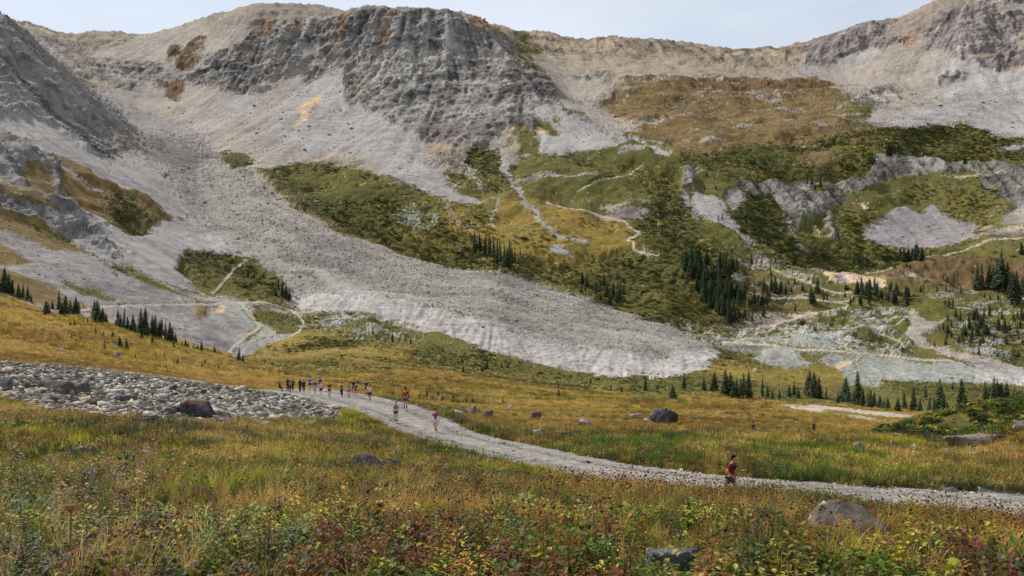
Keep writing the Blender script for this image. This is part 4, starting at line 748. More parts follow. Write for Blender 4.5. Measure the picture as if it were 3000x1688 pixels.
HOLES = [(2480, 15.5, 1.35), (1966, 11, .45), (1085, 26, .8), (252, 33, .6), (432, 33, .5)]
def plants(name, shapes, x, y, wts, scl, label, cat, keep=None, s=1.6, sj=.3, gapk=None):
    rd_, _ = road_info(x, y); c_, z, u, v = cls_at(x, y); ok = (rd_ > .1) & (c_ != CL['stone'])
    for hu, hy, hr in HOLES: ok &= np.hypot(x - (hu - 1500) / FPX * hy, (y - hy) * 1.2) > hr
    if keep is not None: ok &= keep(x, y, u, v, c_)
    x, y, z = x[ok], y[ok], z[ok]; n = len(x); t, _ = tintmix(n, wts, None, x, y, s)
    rot = np.stack([RNG.normal(0, .1, n), RNG.normal(0, .1, n), RNG.uniform(0, 6.28, n)], 1)
    sc = (np.clip(RNG.lognormal(0, sj, n), .5, 1.9) * (scl(x, y) if callable(scl) else scl))[:, None] * np.ones((1, 3)); sc[:, 2] *= RNG.uniform(.8, 1.2, n)
    return scatter(name, shapes, np.stack([x, y, z - .02], 1), rot, sc, np.clip(t, .004, .9), RNG.integers(0, len(shapes), n), label, cat)
DEN = 1.0
def LOW(x, y):
    u = 1500 + x / y * FPX; a = (np.abs(u - 2480) < 190) & (y > 8.5) & (y < 15.2); b = (np.abs(u - 1966) < 110) & (y > 7) & (y < 11); return np.where(a | b, .5, 1.0)
leafy = lambda x, y, u, v, c: fb2(x, y, 3.2, 3, .5, 51) + sst(1480, 1640, v) * 1.1 + .35 * sst(1500, 300, u) * (v > 1400) + RNG.normal(0, .25, len(x)) > .18
x, y = area_pts(4.2, 15, 85 * DEN); plants('leafy_ground_cover', SH_BROAD, x, y, dict(green=1.8, yg=1.0, maroon=.95, rust=.6, dark=1.4, lime=.5, brown=.6), lambda x, y: .85 * LOW(x, y), 'low leafy plants in green, yellow and dark red filling the near slope', 'ground cover', leafy, 1.1)
x, y = area_pts(15, 60, 9 * DEN); plants('autumn_leaves', SH_BROAD, x, y, dict(green=1.6, yg=.9, maroon=.4, rust=.35, dark=1.1, brown=1.0, gold=.9), lambda x, y: .95 + y / 120, 'patches of low leafy plants further down the slope', 'ground cover', lambda x, y, u, v, c: fb2(x, y, 6, 3, .5, 52) + RNG.normal(0, .3, len(x)) > -.1, 2.5)
x, y = area_pts(4.2, 40, 9 * DEN); plants('fireweed', SH_LANCE, x, y, dict(green=1.2, yg=.8, maroon=1.2, rust=1.0, dark=1.0, gold=.9, grey=.5), lambda x, y: (.85 - .1 * sst(14, 26, y)) * LOW(x, y), 'upright lance leaved stems turning red and yellow', 'wildflowers', lambda x, y, u, v, c: fb2(x, y, 4, 3, .5, 53) + RNG.normal(0, .3, len(x)) > .05, 1.3)
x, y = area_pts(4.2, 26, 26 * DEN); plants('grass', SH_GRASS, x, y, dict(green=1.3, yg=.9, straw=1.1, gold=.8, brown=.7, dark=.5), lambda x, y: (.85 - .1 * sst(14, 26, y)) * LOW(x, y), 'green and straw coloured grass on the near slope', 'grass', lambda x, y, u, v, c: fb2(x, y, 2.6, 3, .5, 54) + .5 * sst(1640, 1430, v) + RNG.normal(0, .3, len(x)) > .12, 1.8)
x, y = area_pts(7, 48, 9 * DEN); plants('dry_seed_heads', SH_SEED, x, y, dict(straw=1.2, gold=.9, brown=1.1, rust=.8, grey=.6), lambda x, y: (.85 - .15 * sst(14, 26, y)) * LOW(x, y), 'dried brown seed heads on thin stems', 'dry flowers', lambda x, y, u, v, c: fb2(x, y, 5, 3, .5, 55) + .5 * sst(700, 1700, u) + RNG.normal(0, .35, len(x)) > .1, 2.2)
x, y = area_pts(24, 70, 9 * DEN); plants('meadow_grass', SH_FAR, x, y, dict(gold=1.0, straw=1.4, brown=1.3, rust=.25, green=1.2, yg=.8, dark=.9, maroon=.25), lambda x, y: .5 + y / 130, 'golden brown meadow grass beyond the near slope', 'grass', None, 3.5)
x, y = area_pts(70, 150, 2.6 * DEN); plants('far_meadow_grass', SH_FAR, x, y, dict(gold=1.3, straw=1.7, brown=1.0, rust=.4, yg=.5, green=.3), lambda x, y: .62 + 0 * y, 'golden grass of the wide meadow', 'grass', lambda x, y, u, v, c: np.isin(c, [CL['near'], CL['golden']]), 9, .25)
x, y = area_pts(64, 100, 6.5); plants('knoll_bushes', SH_SHRUB, x, y, dict(green=1.5, dark=1.0, yg=.6, brown=1.3, gold=.6), lambda x, y: .6 + 0 * y, 'low green bushes and turf covering the knoll at the right', 'bushes', lambda x, y, u, v, c: (u > 2560 + (y < 72) * 120) & (v < 1300 - (u < 2700) * 25) & (fb2(x, y, 5, 3, .5, 57) > -.35), 5, .4)
x, y = area_pts(130, 330, .5); plants('golden_tussocks', SH_FAR, x, y, dict(gold=1.1, straw=1.8, brown=1.0, yg=.6, green=.5), lambda x, y: 1.5 + 0 * y, 'straw coloured tussocks on the far rim of the meadow and the left hill', 'grass', lambda x, y, u, v, c: np.isin(c, [CL['near'], CL['golden']]) & ~((np.abs(u - 2500 + RNG.normal(0, 60, len(u))) < 260) & (y < 240) & (v < 1262 + RNG.normal(0, 8, len(u)))), 14, .25)
x, y = area_pts(19, 26, 20); plants('tall_dry_stems', SH_SEED + SH_LANCE, x, y, dict(straw=1.2, gold=.9, brown=1.4, rust=.7, green=.8, yg=.6), lambda x, y: 1.12 + 0 * y, 'tall dry stems on the bank above the road', 'dry flowers', lambda x, y, u, v, c: (u > 1650) & (np.abs(u - 2480) > 170), 2.5)
# tall green herbs along the far edge of the road
kk = RNG.integers(30, len(RC) - 2, 1500); side = RNG.uniform(.1, 1.6, 1500); tx = RT[kk]; nx_ = np.stack([tx[:, 1], -tx[:, 0]], 1) * -1
q = RC[kk] + nx_ * (RH[kk] + side)[:, None] + RNG.normal(0, .3, (1500, 2)); m_ = fb2(q[:, 0], q[:, 1], 5, 2, .5, 61) > -.25; q = q[m_]
plants('roadside_herbs', SH_LANCE + SH_BROAD[:2], q[:, 0], q[:, 1], dict(green=1.2, dark=1.6, yg=.5, rust=.4, brown=.5), lambda x, y: 1.5 + 0 * x, 'dark green herbs along the far edge of the road', 'herbs', None, 2)
# ------------------------------------------------------------------ willow scrub on the valley sides
cl2 = cls.reshape(NU, NR); SVv = SV
ar = np.zeros((NU, NR)); ex = np.gradient(XG, axis=0); ey = np.gradient(YG, axis=1); ar = np.abs(ex * ey)
def scrub_pts(names, n, pw=0.0, extra=None):
    m = np.isin(cl2, [CL[q_] for q_ in names]) & (YG > 140) & (YG < 1250)
    w_ = ar * m * (YG / 600.0) ** -pw
    if extra is not None: w_ = w_ * extra
    w_ = w_.ravel() / w_.sum(); i = RNG.choice(NU * NR, n, p=w_); return i
pf = sst(-.1, .6, fb2(XG, YG, 60, 3, .6, 71)) + .03
i1 = scrub_pts(['scrub'], 26000, .6); i2 = scrub_pts(['olive', 'golden', 'mixed'], 9000, .8, pf * ((YG > 330)))
i3 = scrub_pts(['golden', 'olive', 'near'], 5200, 0, sst(.05, .4, fb2(XG, YG, 26, 3, .6, 72)) ** 2 * ((YG > 190) & (YG < 470) & (UU[:, :1] > 850) & (UU[:, :1] < 2100)))
ix = np.concatenate([i1, i2, i3]); n = len(ix); sx = XG.ravel()[ix] + RNG.normal(0, 3.5, n); sy = YG.ravel()[ix] + RNG.normal(0, 5, n); pm_ = soft(M('path'), 3); pk_ = pm_.ravel()[ix] < .04; ix, sx, sy = ix[pk_], sx[pk_], sy[pk_]; n = len(ix); sz = gz(sx, sy)
sz_ = np.clip(RNG.lognormal(.45, .42, n), .8, 4.2) * np.clip(sy / 650, .55, 1.15)
scl_ = np.stack([sz_ * 1.6, sz_, sz_ * RNG.uniform(.4, .7, n)], 1)
PALS.update(sg=L3(86, 96, 50), sd=L3(66, 78, 44), so=L3(108, 106, 56), sy=L3(150, 130, 60), sgr=L3(102, 114, 80))
tn, _ = tintmix(n, dict(sg=1.3, sd=1.0, so=.9, sy=.28, sgr=.35), None, sx, sy, 40)
scatter('willow_scrub', SH_SHRUB, np.stack([sx, sy, sz - .1], 1), np.stack([0 * sx, 0 * sx, RNG.uniform(-.5, .5, n)], 1), scl_, np.clip(tn, .004, .9), RNG.integers(0, 5, n), 'low dark green willow scrub in patches on the valley sides', 'shrubs')
# ------------------------------------------------------------------ conifers
M_NEEDLE = flat_mat('spruce_needles', L3(60, 72, 48), .85, .15, .35, 1.2)
_t = M_NEEDLE.node_tree; _b = _t.nodes['Principled BSDF']; _src = _b.inputs['Base Color'].links[0].from_socket; _oi = _t.nodes.new('ShaderNodeObjectInfo'); _h = _t.nodes.new('ShaderNodeHueSaturation')
_m1 = _t.nodes.new('ShaderNodeMapRange'); _m1.inputs[3].default_value = .46; _m1.inputs[4].default_value = .53; _m2 = _t.nodes.new('ShaderNodeMapRange'); _m2.inputs[3].default_value = .7; _m2.inputs[4].default_value = 1.6
_t.links.new(_oi.outputs['Random'], _m1.inputs[0]); _t.links.new(_oi.outputs['Random'], _m2.inputs[0]); _t.links.new(_m1.outputs[0], _h.inputs['Hue']); _t.links.new(_m2.outputs[0], _h.inputs['Value']); _t.links.new(_src, _h.inputs['Color']); _t.links.new(_h.outputs[0], _b.inputs['Base Color']); M_BARK = flat_mat('bark', L3(92, 80, 68), .95, .1, .3, 6.)
def tube(mb, p0, p1, r0, r1, c, n=6):
    p0, p1 = Vector(p0), Vector(p1); d, a, b_ = frame(p1 - p0); A = [p0 + (a * math.cos(t) + b_ * math.sin(t)) * r0 for t in np.linspace(0, 2 * math.pi, n + 1)[:-1]]; B = [p1 + (a * math.cos(t) + b_ * math.sin(t)) * r1 for t in np.linspace(0, 2 * math.pi, n + 1)[:-1]]
    for i in range(n): j = (i + 1) % n; mb.tri([A[i], A[j], B[j], B[i]], c)
def conifer(seed, width=.2, bare=.06, n=230, rag=.35, dbl=0):
    """unit height spruce: trunk and crown meshes"""
    rr = random.Random(seed); tk = MB(); prev = Vector((0, 0, -.03)); 
    for k_ in range(1, 5):
        q = Vector((rr.uniform(-.006, .006), rr.uniform(-.006, .006), k_ / 4 * .97)); tube(tk, prev, q, .018 * (1.25 - k_ * .25) + .002, .018 * (1 - k_ * .25) + .001, (1, 1, 1)); prev = q
    cr = MB()
    for i in range(n):
        t = bare + (1 - bare) * (i / n) ** .92; a = i * 2.39996 + rr.uniform(-.3, .3)
        L = width * (1 - t) ** .8 * rr.uniform(1 - rag, 1.15) * (.75 + .25 * min(1, (t - bare) / .08)) + .012
        if rr.random() < .06: L *= .4
        d = Vector((math.cos(a), math.sin(a), 0)); s = Vector((-d.y, d.x, 0)); z0 = t; dr = rr.uniform(.1, .5) * L; w_ = rr.uniform(.1, .2) * L + .008
        c = 1 + rr.uniform(-.3, .3); p0 = Vector((0, 0, z0)); p1 = p0 + d * (L * .55) + Vector((0, 0, .05 * L - dr * .4)); p2 = p0 + d * L + Vector((0, 0, -dr))
        for sg in (-1, 1):
            e1 = p1 + s * (w_ * sg * 1.2) - Vector((0, 0, w_ * .6)); e2 = p0 + d * (L * .82) + s * (w_ * sg * .9) - Vector((0, 0, dr + w_ * .3))
            cr.tri([p0, e1, p1] if sg > 0 else [p0, p1, e1], (c, c, c)); cr.tri([p1, e1, e2] if sg > 0 else [p1, e2, e1], (c, c, c)); cr.tri([p1, e2, p2] if sg > 0 else [p1, p2, e2], (c, c, c))
    tube(cr, (0, 0, .93), (0, 0, 1.0), .008, .001, (1, 1, 1), 4)
    return tk.mesh('trunk', M_BARK), cr.mesh('crown', M_NEEDLE)
TREES = [conifer(1, .19), conifer(2, .23, .03), conifer(3, .16, .1, 240, .5), conifer(4, .27, .02, 230, .4), conifer(5, .2, .16, 220, .55), conifer(6, .34, .01, 220, .45), conifer(7, .14, .2, 220, .5)]
for tk, cr in TREES:
    t = M_NEEDLE
TL = []       # (u, base v, height px, group label, category word, slender)
def T(fr, lab, *q, slim=None):
    k_, ox, oy = FR[fr]
    for a in q: TL.append((a[0] * k_ + ox, a[1] * k_ + oy, a[2] * k_, lab, slim))
def TR(fr, lab, n, poly_, hh, seed, slim=None):
    """n trees inside an outline"""
    r_ = random.Random(seed); p = poly_; xs = [a[0] for a in p]; ys = [a[1] for a in p]; c_ = 0; k_, ox, oy = FR[fr]
    while c_ < n:
        x, y = r_.uniform(min(xs), max(xs)), r_.uniform(min(ys), max(ys)); ins = False
        for i in range(len(p)):
            a, b = p[i - 1], p[i]
            if (a[1] > y) != (b[1] > y) and x < (b[0] - a[0]) * (y - a[1]) / (b[1] - a[1]) + a[0]: ins = not ins
        if ins: TL.append((x * k_ + ox, y * k_ + oy, r_.uniform(*hh) * k_, lab, slim)); c_ += 1
T('4', 'dark spruce in the clump on the hill crest at the far left edge', (-40, 745, 140), (25, 760, 165), (60, 770, 130), (90, 775, 100), (140, 800, 95), (170, 810, 100), (210, 825, 100), (235, 832, 50))
T('4', 'spruce in the second clump along the left hill crest', (350, 930, 95), (395, 890, 55), (370, 880, 35), (445, 920, 155), (490, 930, 130), (530, 930, 100), (565, 935, 125), (590, 932, 95), (465, 940, 95), (340, 940, 60))
T('4', 'spruce in the narrow clump midway down the left hill crest', (715, 970, 130), (740, 980, 145), (770, 990, 100), (800, 1000, 70), (720, 1000, 80), (750, 1005, 80))
T('4', 'dark spruce in the long dense row on the left hill crest', (890, 1020, 115), (935, 1040, 145), (965, 1050, 90), (1000, 1060, 120), (1020, 1065, 70), (1060, 1080, 175), (1090, 1090, 185), (1110, 1100, 120), (1150, 1100, 145), (1170, 1110, 155), (1200, 1110, 120), (1220, 1115, 140), (1250, 1130, 130), (1280, 1140, 140), (1300, 1145, 110), (1070, 1120, 70), (910, 1030, 90), (1325, 1150, 70))
T('4', 'small spruce at the low right end of the left hill crest', (1150, 1150, 50), (1310, 1180, 50), (1400, 1180, 60), (1420, 1190, 50), (1520, 1210, 75), (1490, 1200, 40), (1570, 1215, 35), (1620, 1225, 50), (1375, 1175, 40), (1460, 1195, 35))
T('4', 'bushy spruce standing where the winding track meets the hill foot', (1800, 1292, 105)); T('4', 'stunted spruce hugging the bushy one at the track foot', (1832, 1296, 60))
T('4', 'stunted spruce dotted over the golden left hillside', (905, 1180, 80), (955, 1200, 80), (1340, 1325, 65), (790, 1185, 35), (850, 1105, 45), (780, 1092, 35), (605, 1125, 35), (540, 1115, 30), (562, 1015, 40), (530, 1015, 30), (660, 1000, 40), (690, 1030, 30), (720, 1075, 38), (450, 975, 25), (250, 1080, 20), (185, 950, 20), (600, 1180, 20), (1020, 1265, 35), (1240, 1250, 30), (1250, 1335, 25), (1525, 1330, 35), (1650, 1345, 35), (1175, 1250, 30), (380, 1090, 25), (1545, 1305, 35))
T('4', 'dark spruce at the right tip of the scrub patch left of the rock glacier', (2100, 750, 85), (2130, 800, 110), (2160, 805, 95), (2185, 825, 75), (2060, 730, 50), (2080, 790, 60), (1990, 660, 45), (1830, 590, 50), (1870, 640, 45), (1920, 660, 50))
T('5', 'tall slim spruce in the isolated stand above the rock glacier', (1005, 490, 165), (1020, 480, 120), (1040, 475, 140), (1055, 480, 135), (1085, 490, 150), (1110, 495, 155), (1125, 500, 130), (1150, 520, 150), (1180, 560, 170), (1205, 575, 190), (1230, 570, 150), (1250, 580, 145), (1270, 580, 195), (1290, 560, 135), (1310, 550, 90), (1095, 530, 60), (1150, 580, 60), slim=1)
T('5', 'tiny lone spruce beside the isolated stand above the rock glacier', (910, 490, 55), (1350, 490, 48), (1410, 497, 22), (1430, 477, 22), (1445, 530, 30), (960, 450, 30))
T('5', 'broad dark spruce in the ragged clump behind the rock glacier', (1820, 700, 80), (1850, 720, 90), (1920, 780, 90), (1980, 720, 90), (2000, 800, 110), (2050, 820, 120), (2100, 830, 110), (2130, 780, 75), (1960, 840, 80), (1840, 760, 60), (1810, 760, 45), (2030, 860, 95), (2075, 850, 90))
T('5', 'small spruce in the scrub by the bend of the hillside track', (2350, 300, 50), (2375, 300, 42), (2420, 330, 50), (2440, 280, 32), (2505, 300, 32), (2410, 470, 50))
T('5', 'small spruce in the green meadow below the foot of the rock glacier', (385, 1145, 62), (240, 1090, 42), (480, 1145, 65), (525, 1150, 42), (440, 1135, 30), (360, 1120, 22), (765, 1210, 32), (920, 1365, 42), (1100, 1345, 62), (1060, 1360, 52), (885, 1310, 32), (910, 1305, 42), (1165, 1320, 32), (1210, 1345, 42), (1255, 1340, 42), (1590, 1390, 22), (1080, 1352, 50))
TR('6', 'dark spruce in the dense forest on the slope left of the cabin', 85, [(0, 560), (60, 520), (200, 520), (420, 600), (440, 640), (340, 650), (360, 760), (330, 960), (250, 960), (140, 820), (40, 720), (0, 690)], (85, 135), 3)
TR('6', 'dark spruce at the foot of the dense forest', 16, [(330, 790), (500, 760), (500, 850), (460, 990), (400, 1010), (340, 1010), (330, 900)], (80, 115), 4)
T('6', 'spruce dotted through the scrub above the dense forest', (520, 560, 75), (560, 560, 50), (600, 560, 42), (370, 465, 32), (440, 180, 50), (480, 240, 50), (575, 340, 60), (620, 250, 50), (610, 400, 50), (645, 330, 42), (730, 470, 80), (850, 560, 80), (835, 560, 50), (590, 220, 42), (550, 300, 32), (660, 600, 42), (505, 620, 50), (700, 540, 40), (925, 600, 40), (300, 220, 50), (270, 230, 40))
T('6', 'spruce in the small stand between the forest and the brown track verge', (610, 760, 90), (640, 770, 60), (670, 760, 100), (700, 770, 110), (720, 780, 60), (740, 770, 92), (780, 770, 60), (820, 762, 42), (690, 775, 70), (800, 765, 50))
T('6', 'spruce in the small stand at the left edge of the bright meadow', (540, 850, 115), (520, 860, 60), (570, 850, 72), (600, 860, 92), (635, 860, 105), (655, 850, 92), (620, 862, 70))
T('6', 'spruce standing singly in the bright meadow by the valley track', (905, 755, 62), (845, 705, 52), (795, 700, 36), (665, 640, 42), (610, 945, 75), (550, 902, 42), (525, 985, 55), (965, 850, 125), (990, 850, 80), (1015, 765, 105), (1000, 880, 50), (1065, 840, 85), (1090, 832, 62), (1230, 752, 52), (1248, 745, 42), (850, 922, 75), (1225, 800, 40))
TR('6', 'spruce in the wide grove in front of the orange mound', 42, [(1250, 860), (1300, 740), (1450, 720), (1600, 760), (1710, 800), (1700, 860), (1500, 865), (1300, 870)], (60, 95), 5)
T('6', 'spruce in the little group left above the orange mound', (1290, 560, 70), (1330, 570, 80), (1385, 562, 75), (1360, 560, 52), (1230, 512, 32), (1345, 545, 60)); TR('6', 'spruce in the dark grove at the foot of the scree bowl', 17, [(1620, 530), (1640, 500), (1850, 490), (1850, 525), (1700, 535)], (60, 100), 6)
T('6', 'tiny spruce right of the grove at the scree bowl', (1690, 580, 42), (1600, 592, 32), (1870, 490, 62), (1715, 590, 35))
T('6', 'tall dark spruce in the big grove near the right edge', (2220, 740, 150), (2260, 740, 175), (2310, 740, 165), (2340, 732, 160), (2400, 760, 275), (2420, 740, 200), (2450, 740, 185), (2480, 860, 220), (2500, 880, 250), (2520, 830, 205), (2560, 780, 125), (2190, 722, 62), (2600, 800, 200), (2640, 780, 240), (2420, 782, 92), (2370, 745, 190))
T('6', 'spruce at the far right edge beside the brown field', (2560, 482, 85), (2600, 500, 125)); T('6', 'small spruce scattered in front of the brown field', (1920, 770, 62), (1985, 765, 65), (1995, 700, 62), (1965, 682, 32), (2050, 682, 32), (2100, 762, 42), (1795, 762, 42), (2280, 822, 52), (2320, 822, 42), (2380, 822, 42), (1980, 870, 60), (2010, 880, 70), (2040, 872, 60))
TR('6', 'spruce in the open wood on the rocky flats at the right', 66, [(1950, 1100), (2000, 960), (2250, 930), (2576, 960), (2700, 1000), (2650, 1200), (2450, 1150), (2200, 1170), (1980, 1170)], (50, 85), 7)
T('6', 'bushy spruce on the pale flats below the open wood', (2235, 1235, 55), (2535, 1250, 50), (1900, 1180, 60), (2350, 1230, 30))
T('3', 'small spruce on the rocky bench above the scree bowl', (1365, 1190, 55), (1430, 1240, 85), (1410, 1235, 62), (1450, 1230, 52), (1505, 1112, 42), (1555, 1180, 92), (1600, 1170, 62), (1620, 1142, 52), (1580, 1160, 72), (1640, 1170, 42), (1830, 1077, 42), (1855, 1082, 32), (1800, 1122, 26), (2190, 1122, 32), (2130, 1242, 62), (2020, 1242, 42), (2250, 1232, 42), (2160, 1182, 32))
T('3', 'small spruce among the pale crags left of the scree bowl', (1240, 1292, 42), (1090, 1362, 32), (940, 1402, 62), (975, 1392, 52), (1000, 1442, 52), (1040, 1432, 92), (180, 1342, 42), (240, 1362, 36), (165, 1432, 32), (250, 1432, 42), (425, 1312, 22), (505, 1322, 22), (570, 1352, 32))
T('8', 'spruce in the thick clump at the left of the meadow edge row', (1075, 107, 122), (1100, 110, 112), (1130, 112, 95), (1165, 114, 112), (1190, 112, 122), (1115, 115, 80), (1150, 117, 90))
T('8', 'single spruce left of the thick clump at the meadow edge', (1015, 82, 88), (965, 77, 55), (865, 72, 75), (670, 82, 68))
T('8', 'spruce in the middle of the row along the meadow edge', (1260, 114, 98), (1285, 107, 50), (1395, 112, 62), (1420, 112, 72), (1345, 117, 42), (1310, 117, 40), (1440, 115, 50))
T('8', 'spruce in the broad dark clump at the centre of the meadow edge row', (1500, 107, 122), (1520, 112, 115), (1540, 117, 100), (1480, 102, 92), (1510, 118, 90))
T('8', 'spruce in the row below the mine dump tracks', (1580, 122, 62), (1650, 127, 52), (1675, 132, 112), (1690, 142, 72), (1720, 142, 62), (1745, 152, 155), (1765, 157, 82), (1790, 157, 72), (1820, 162, 72), (1850, 167, 62), (1890, 177, 62), (1640, 140, 50), (1800, 165, 90), (1870, 172, 50))
T('8', 'spruce at the right end of the meadow edge row', (1940, 182, 62), (1975, 182, 92), (2020, 182, 112), (2050, 187, 62), (2100, 182, 62), (2125, 187, 72), (2150, 182, 145), (2190, 187, 52), (2080, 122, 62), (2170, 185, 90)); T('8', 'tall spruce standing apart near the right end of the meadow edge', (2260, 192, 155)); T('8', 'low spruce at the feet of the tall one standing apart', (2278, 192, 80), (2292, 192, 60))
T('8', 'spruce in the clump on the rise at the far right of the meadow', (2385, 167, 122), (2420, 167, 145), (2440, 162, 122), (2460, 162, 112), (2485, 157, 105), (2370, 152, 62), (2405, 165, 100)); T('8', 'bushy pale green spruce alone on the open meadow edge', (810, 127, 75)); T('8', 'tiny spruce dotted along the golden meadow rim', (235, 107, 38), (395, 42, 32), (550, 87, 26), (620, 82, 26), (730, 72, 26), (498, 74, 26), (2215, 72, 34))
TL.sort(key=lambda a: -a[2]); trr = random.Random(9); NT = 0; REST = []
cnt = {}
for q_ in TL: cnt[q_[3]] = cnt.get(q_[3], 0) + 1
# at most 300 stand as single objects, the smallest ones beyond that are one mass
for i, (u, v, hp, lab, slim) in enumerate(TL):
    x, y, z = hit(u, v, 130); h = 1.13 * hp / FPX * y
    k_ = trr.choice([2, 4, 6]) if slim else (trr.choice([3, 5, 1]) if h < 5.5 else trr.choice([0, 1, 2, 4, 3]))
    if i >= 296: REST.append((x, y, z, h, k_)); continue
    o = empty('spruce_tree', (x, y, z), trr.uniform(0, 6.28)); wd_ = h * (trr.uniform(.85, 1.35) if not slim else .85); o.scale = (wd_, wd_ * trr.uniform(.85, 1.15), h); o.rotation_euler[0] = trr.gauss(0, .025); o.rotation_euler[1] = trr.gauss(0, .025)
    tag(o, lab, 'tree', lab.replace('spruce', 'spruces', 1) if cnt[lab] > 1 else None)
    if hp * .341 < 9: 
        bpy.data.objects.remove(o); o = link('spruce_tree', TREES[k_][1]); o.location = (x, y, z); o.rotation_euler = (0, 0, trr.uniform(0, 6.28)); o.scale = (h, h, h); tag(o, lab, 'tree', lab.replace('spruce', 'spruces', 1) if cnt[lab] > 1 else None)
    else:
        for nm, me_ in (('trunk', TREES[k_][0]), ('crown', TREES[k_][1])):
            c = bpy.data.objects.new(nm, me_); COL.objects.link(c); c.parent = o
if REST:
    A = np.array(REST)
    scatter('distant_spruces', [t_[1] for t_ in TREES], A[:, :3], np.stack([0 * A[:, 0], 0 * A[:, 0], RNG.uniform(0, 6, len(A))], 1), A[:, 3:4] * np.ones((1, 3)), np.ones((len(A), 3)), A[:, 4].astype(int), 'the smallest far off spruces scattered over the valley', 'trees')
# bare dead trunks
def snag(u, v, hp, lab):
    x, y, z = hit(u, v, 130); h = hp / FPX * y; mb = MB(); tube(mb, (0, 0, -.3), (0, .1, h), .22, .07, (1, 1, 1))
    for k_ in range(9):
        t = .35 + .07 * k_; a = k_ * 2.3; tube(mb, (0, 0, h * t), (math.cos(a) * .9 * (1.1 - t), math.sin(a) * .9 * (1.1 - t), h * t - .2), .05, .02, (1, 1, 1), 4)
    o = link('dead_tree', mb.mesh('dead_tree', M_SNAG)); o.location = (x, y, z); tag(o, lab, 'dead tree')
M_SNAG = flat_mat('weathered_wood', L3(150, 144, 134), .9, .1, .2, 5.)
snag(1500 + 1340 / 1.7173, 1100 + 117 / 1.7173, 118 / 1.7173, 'bare pale trunk in the middle of the meadow edge row')
snag(1500 + 975 / 1.7173, 1100 + 75 / 1.7173, 80 / 1.7173, 'bare trunk left of the thick spruce clump')
snag(1500 + 1697 / 1.7173, 1100 + 130 / 1.7173, 100 / 1.7173, 'bare grey trunk below the mine dump spur')
snag(2000 + 486 / 2.576, 560 + 905 / 2.576, 155 / 2.576, 'tall bare pole trunk right of the dense forest'); snag(2000 + 615 / 2.576, 560 + 760 / 2.576, 90 / 2.576, 'bare pole trunk beside the small stand by the track')
snag(2000 + 165 / 2.576, 560 + 640 / 2.576, 90 / 2.576, 'bare trunk rising inside the dense forest')
# ------------------------------------------------------------------ rocks
def rock_mesh(name, seed, dims, sub_=2, mat=None, flat=0., strat=0., cols=((120, 116, 112), (96, 90, 88)), npt=11, hull=None):
    """angular block: hull of random points, chipped and layered"""
    r_ = random.Random(seed); npt = npt if sub_ else npt; bm = bmesh.new()
    for q_ in (hull or ()): bm.verts.new(q_)
    for i in range(0 if hull else npt):
        d = Vector((r_.gauss(0, 1), r_.gauss(0, 1), r_.gauss(0, 1))).normalized(); z = d.z
        if flat and z > .1: d.z = .55 + r_.uniform(-.05, .05)
        bm.verts.new((d.x * r_.uniform(.85, 1.1), d.y * r_.uniform(.85, 1.1), d.z * r_.uniform(.85, 1.1)))
    bmesh.ops.convex_hull(bm, input=bm.verts[:]); bmesh.ops.delete(bm, geom=[v for v in bm.verts if not v.link_faces], context='VERTS')
    bmesh.ops.triangulate(bm, faces=bm.faces[:])
    if sub_ > 0:
        bmesh.ops.bevel(bm, geom=bm.edges[:], offset=.035, segments=1, affect='EDGES', clamp_overlap=True)
        bmesh.ops.triangulate(bm, faces=bm.faces[:])
        bmesh.ops.subdivide_edges(bm, edges=bm.edges[:], cuts=sub_, use_grid_fill=True)
    V_ = np.array([v.co[:] for v in bm.verts]); bm.faces.ensure_lookup_table(); F_ = []
    bmesh.ops.triangulate(bm, faces=bm.faces[:]); bm.verts.index_update(); F_ = np.array([[v.index for v in f.verts] for f in bm.faces]); bm.free()
    X_, Y_, Z_ = V_.T; s_ = seed * 3.7
    if sub_ > 0:
        n_ = fb3(X_ + s_, Y_, Z_, .7, 3, .55, 3) * .06 + fb3(X_ + s_, Y_, Z_, .5, 3, .6, 4, True) * .045 + fb3(X_ + s_, Y_, Z_, .2, 2, .5, 4) * .03
        n_ = n_ + strat * (vn2(Z_ * 7 + X_ * 1.5 + s_, X_ * .4) - .5)
        V_ = V_ * (1 + n_[:, None])
    c_ = np.clip(.5 + .5 * fb3(X_ + s_, Y_, Z_, .5, 3, .6, 6), 0, 1)[:, None]; C_ = L3(*cols[0]) * (1 - c_) + L3(*cols[1]) * c_
    lich = fb3(X_ + s_, Y_, Z_, .3, 3, .6, 8) > .75; C_[lich] = L3(158, 154, 142)
    if len(cols) > 2: top = Z_ > .42; C_[top] = L3(*cols[2])
    V_ = (V_ - (V_.min(0) + V_.max(0)) / 2) / ((V_.max(0) - V_.min(0)) / 2); V_ = V_ * (np.array(dims) / 2); me = mesh_np(name, V_, F_, 3); vcol(me, C_); me.materials.append(mat or M_ROCKB); return me
M_ROCKB = attr_mat('boulder', .95, .12, 3.2, .5, 1., 7., .12)
GREYS = [((150, 146, 140), (118, 114, 112)), ((170, 166, 158), (140, 136, 130)), ((198, 192, 178), (164, 160, 150)), ((112, 106, 104), (82, 78, 80)), ((184, 164, 134), (146, 132, 112)), ((116, 100, 94), (88, 76, 74))]
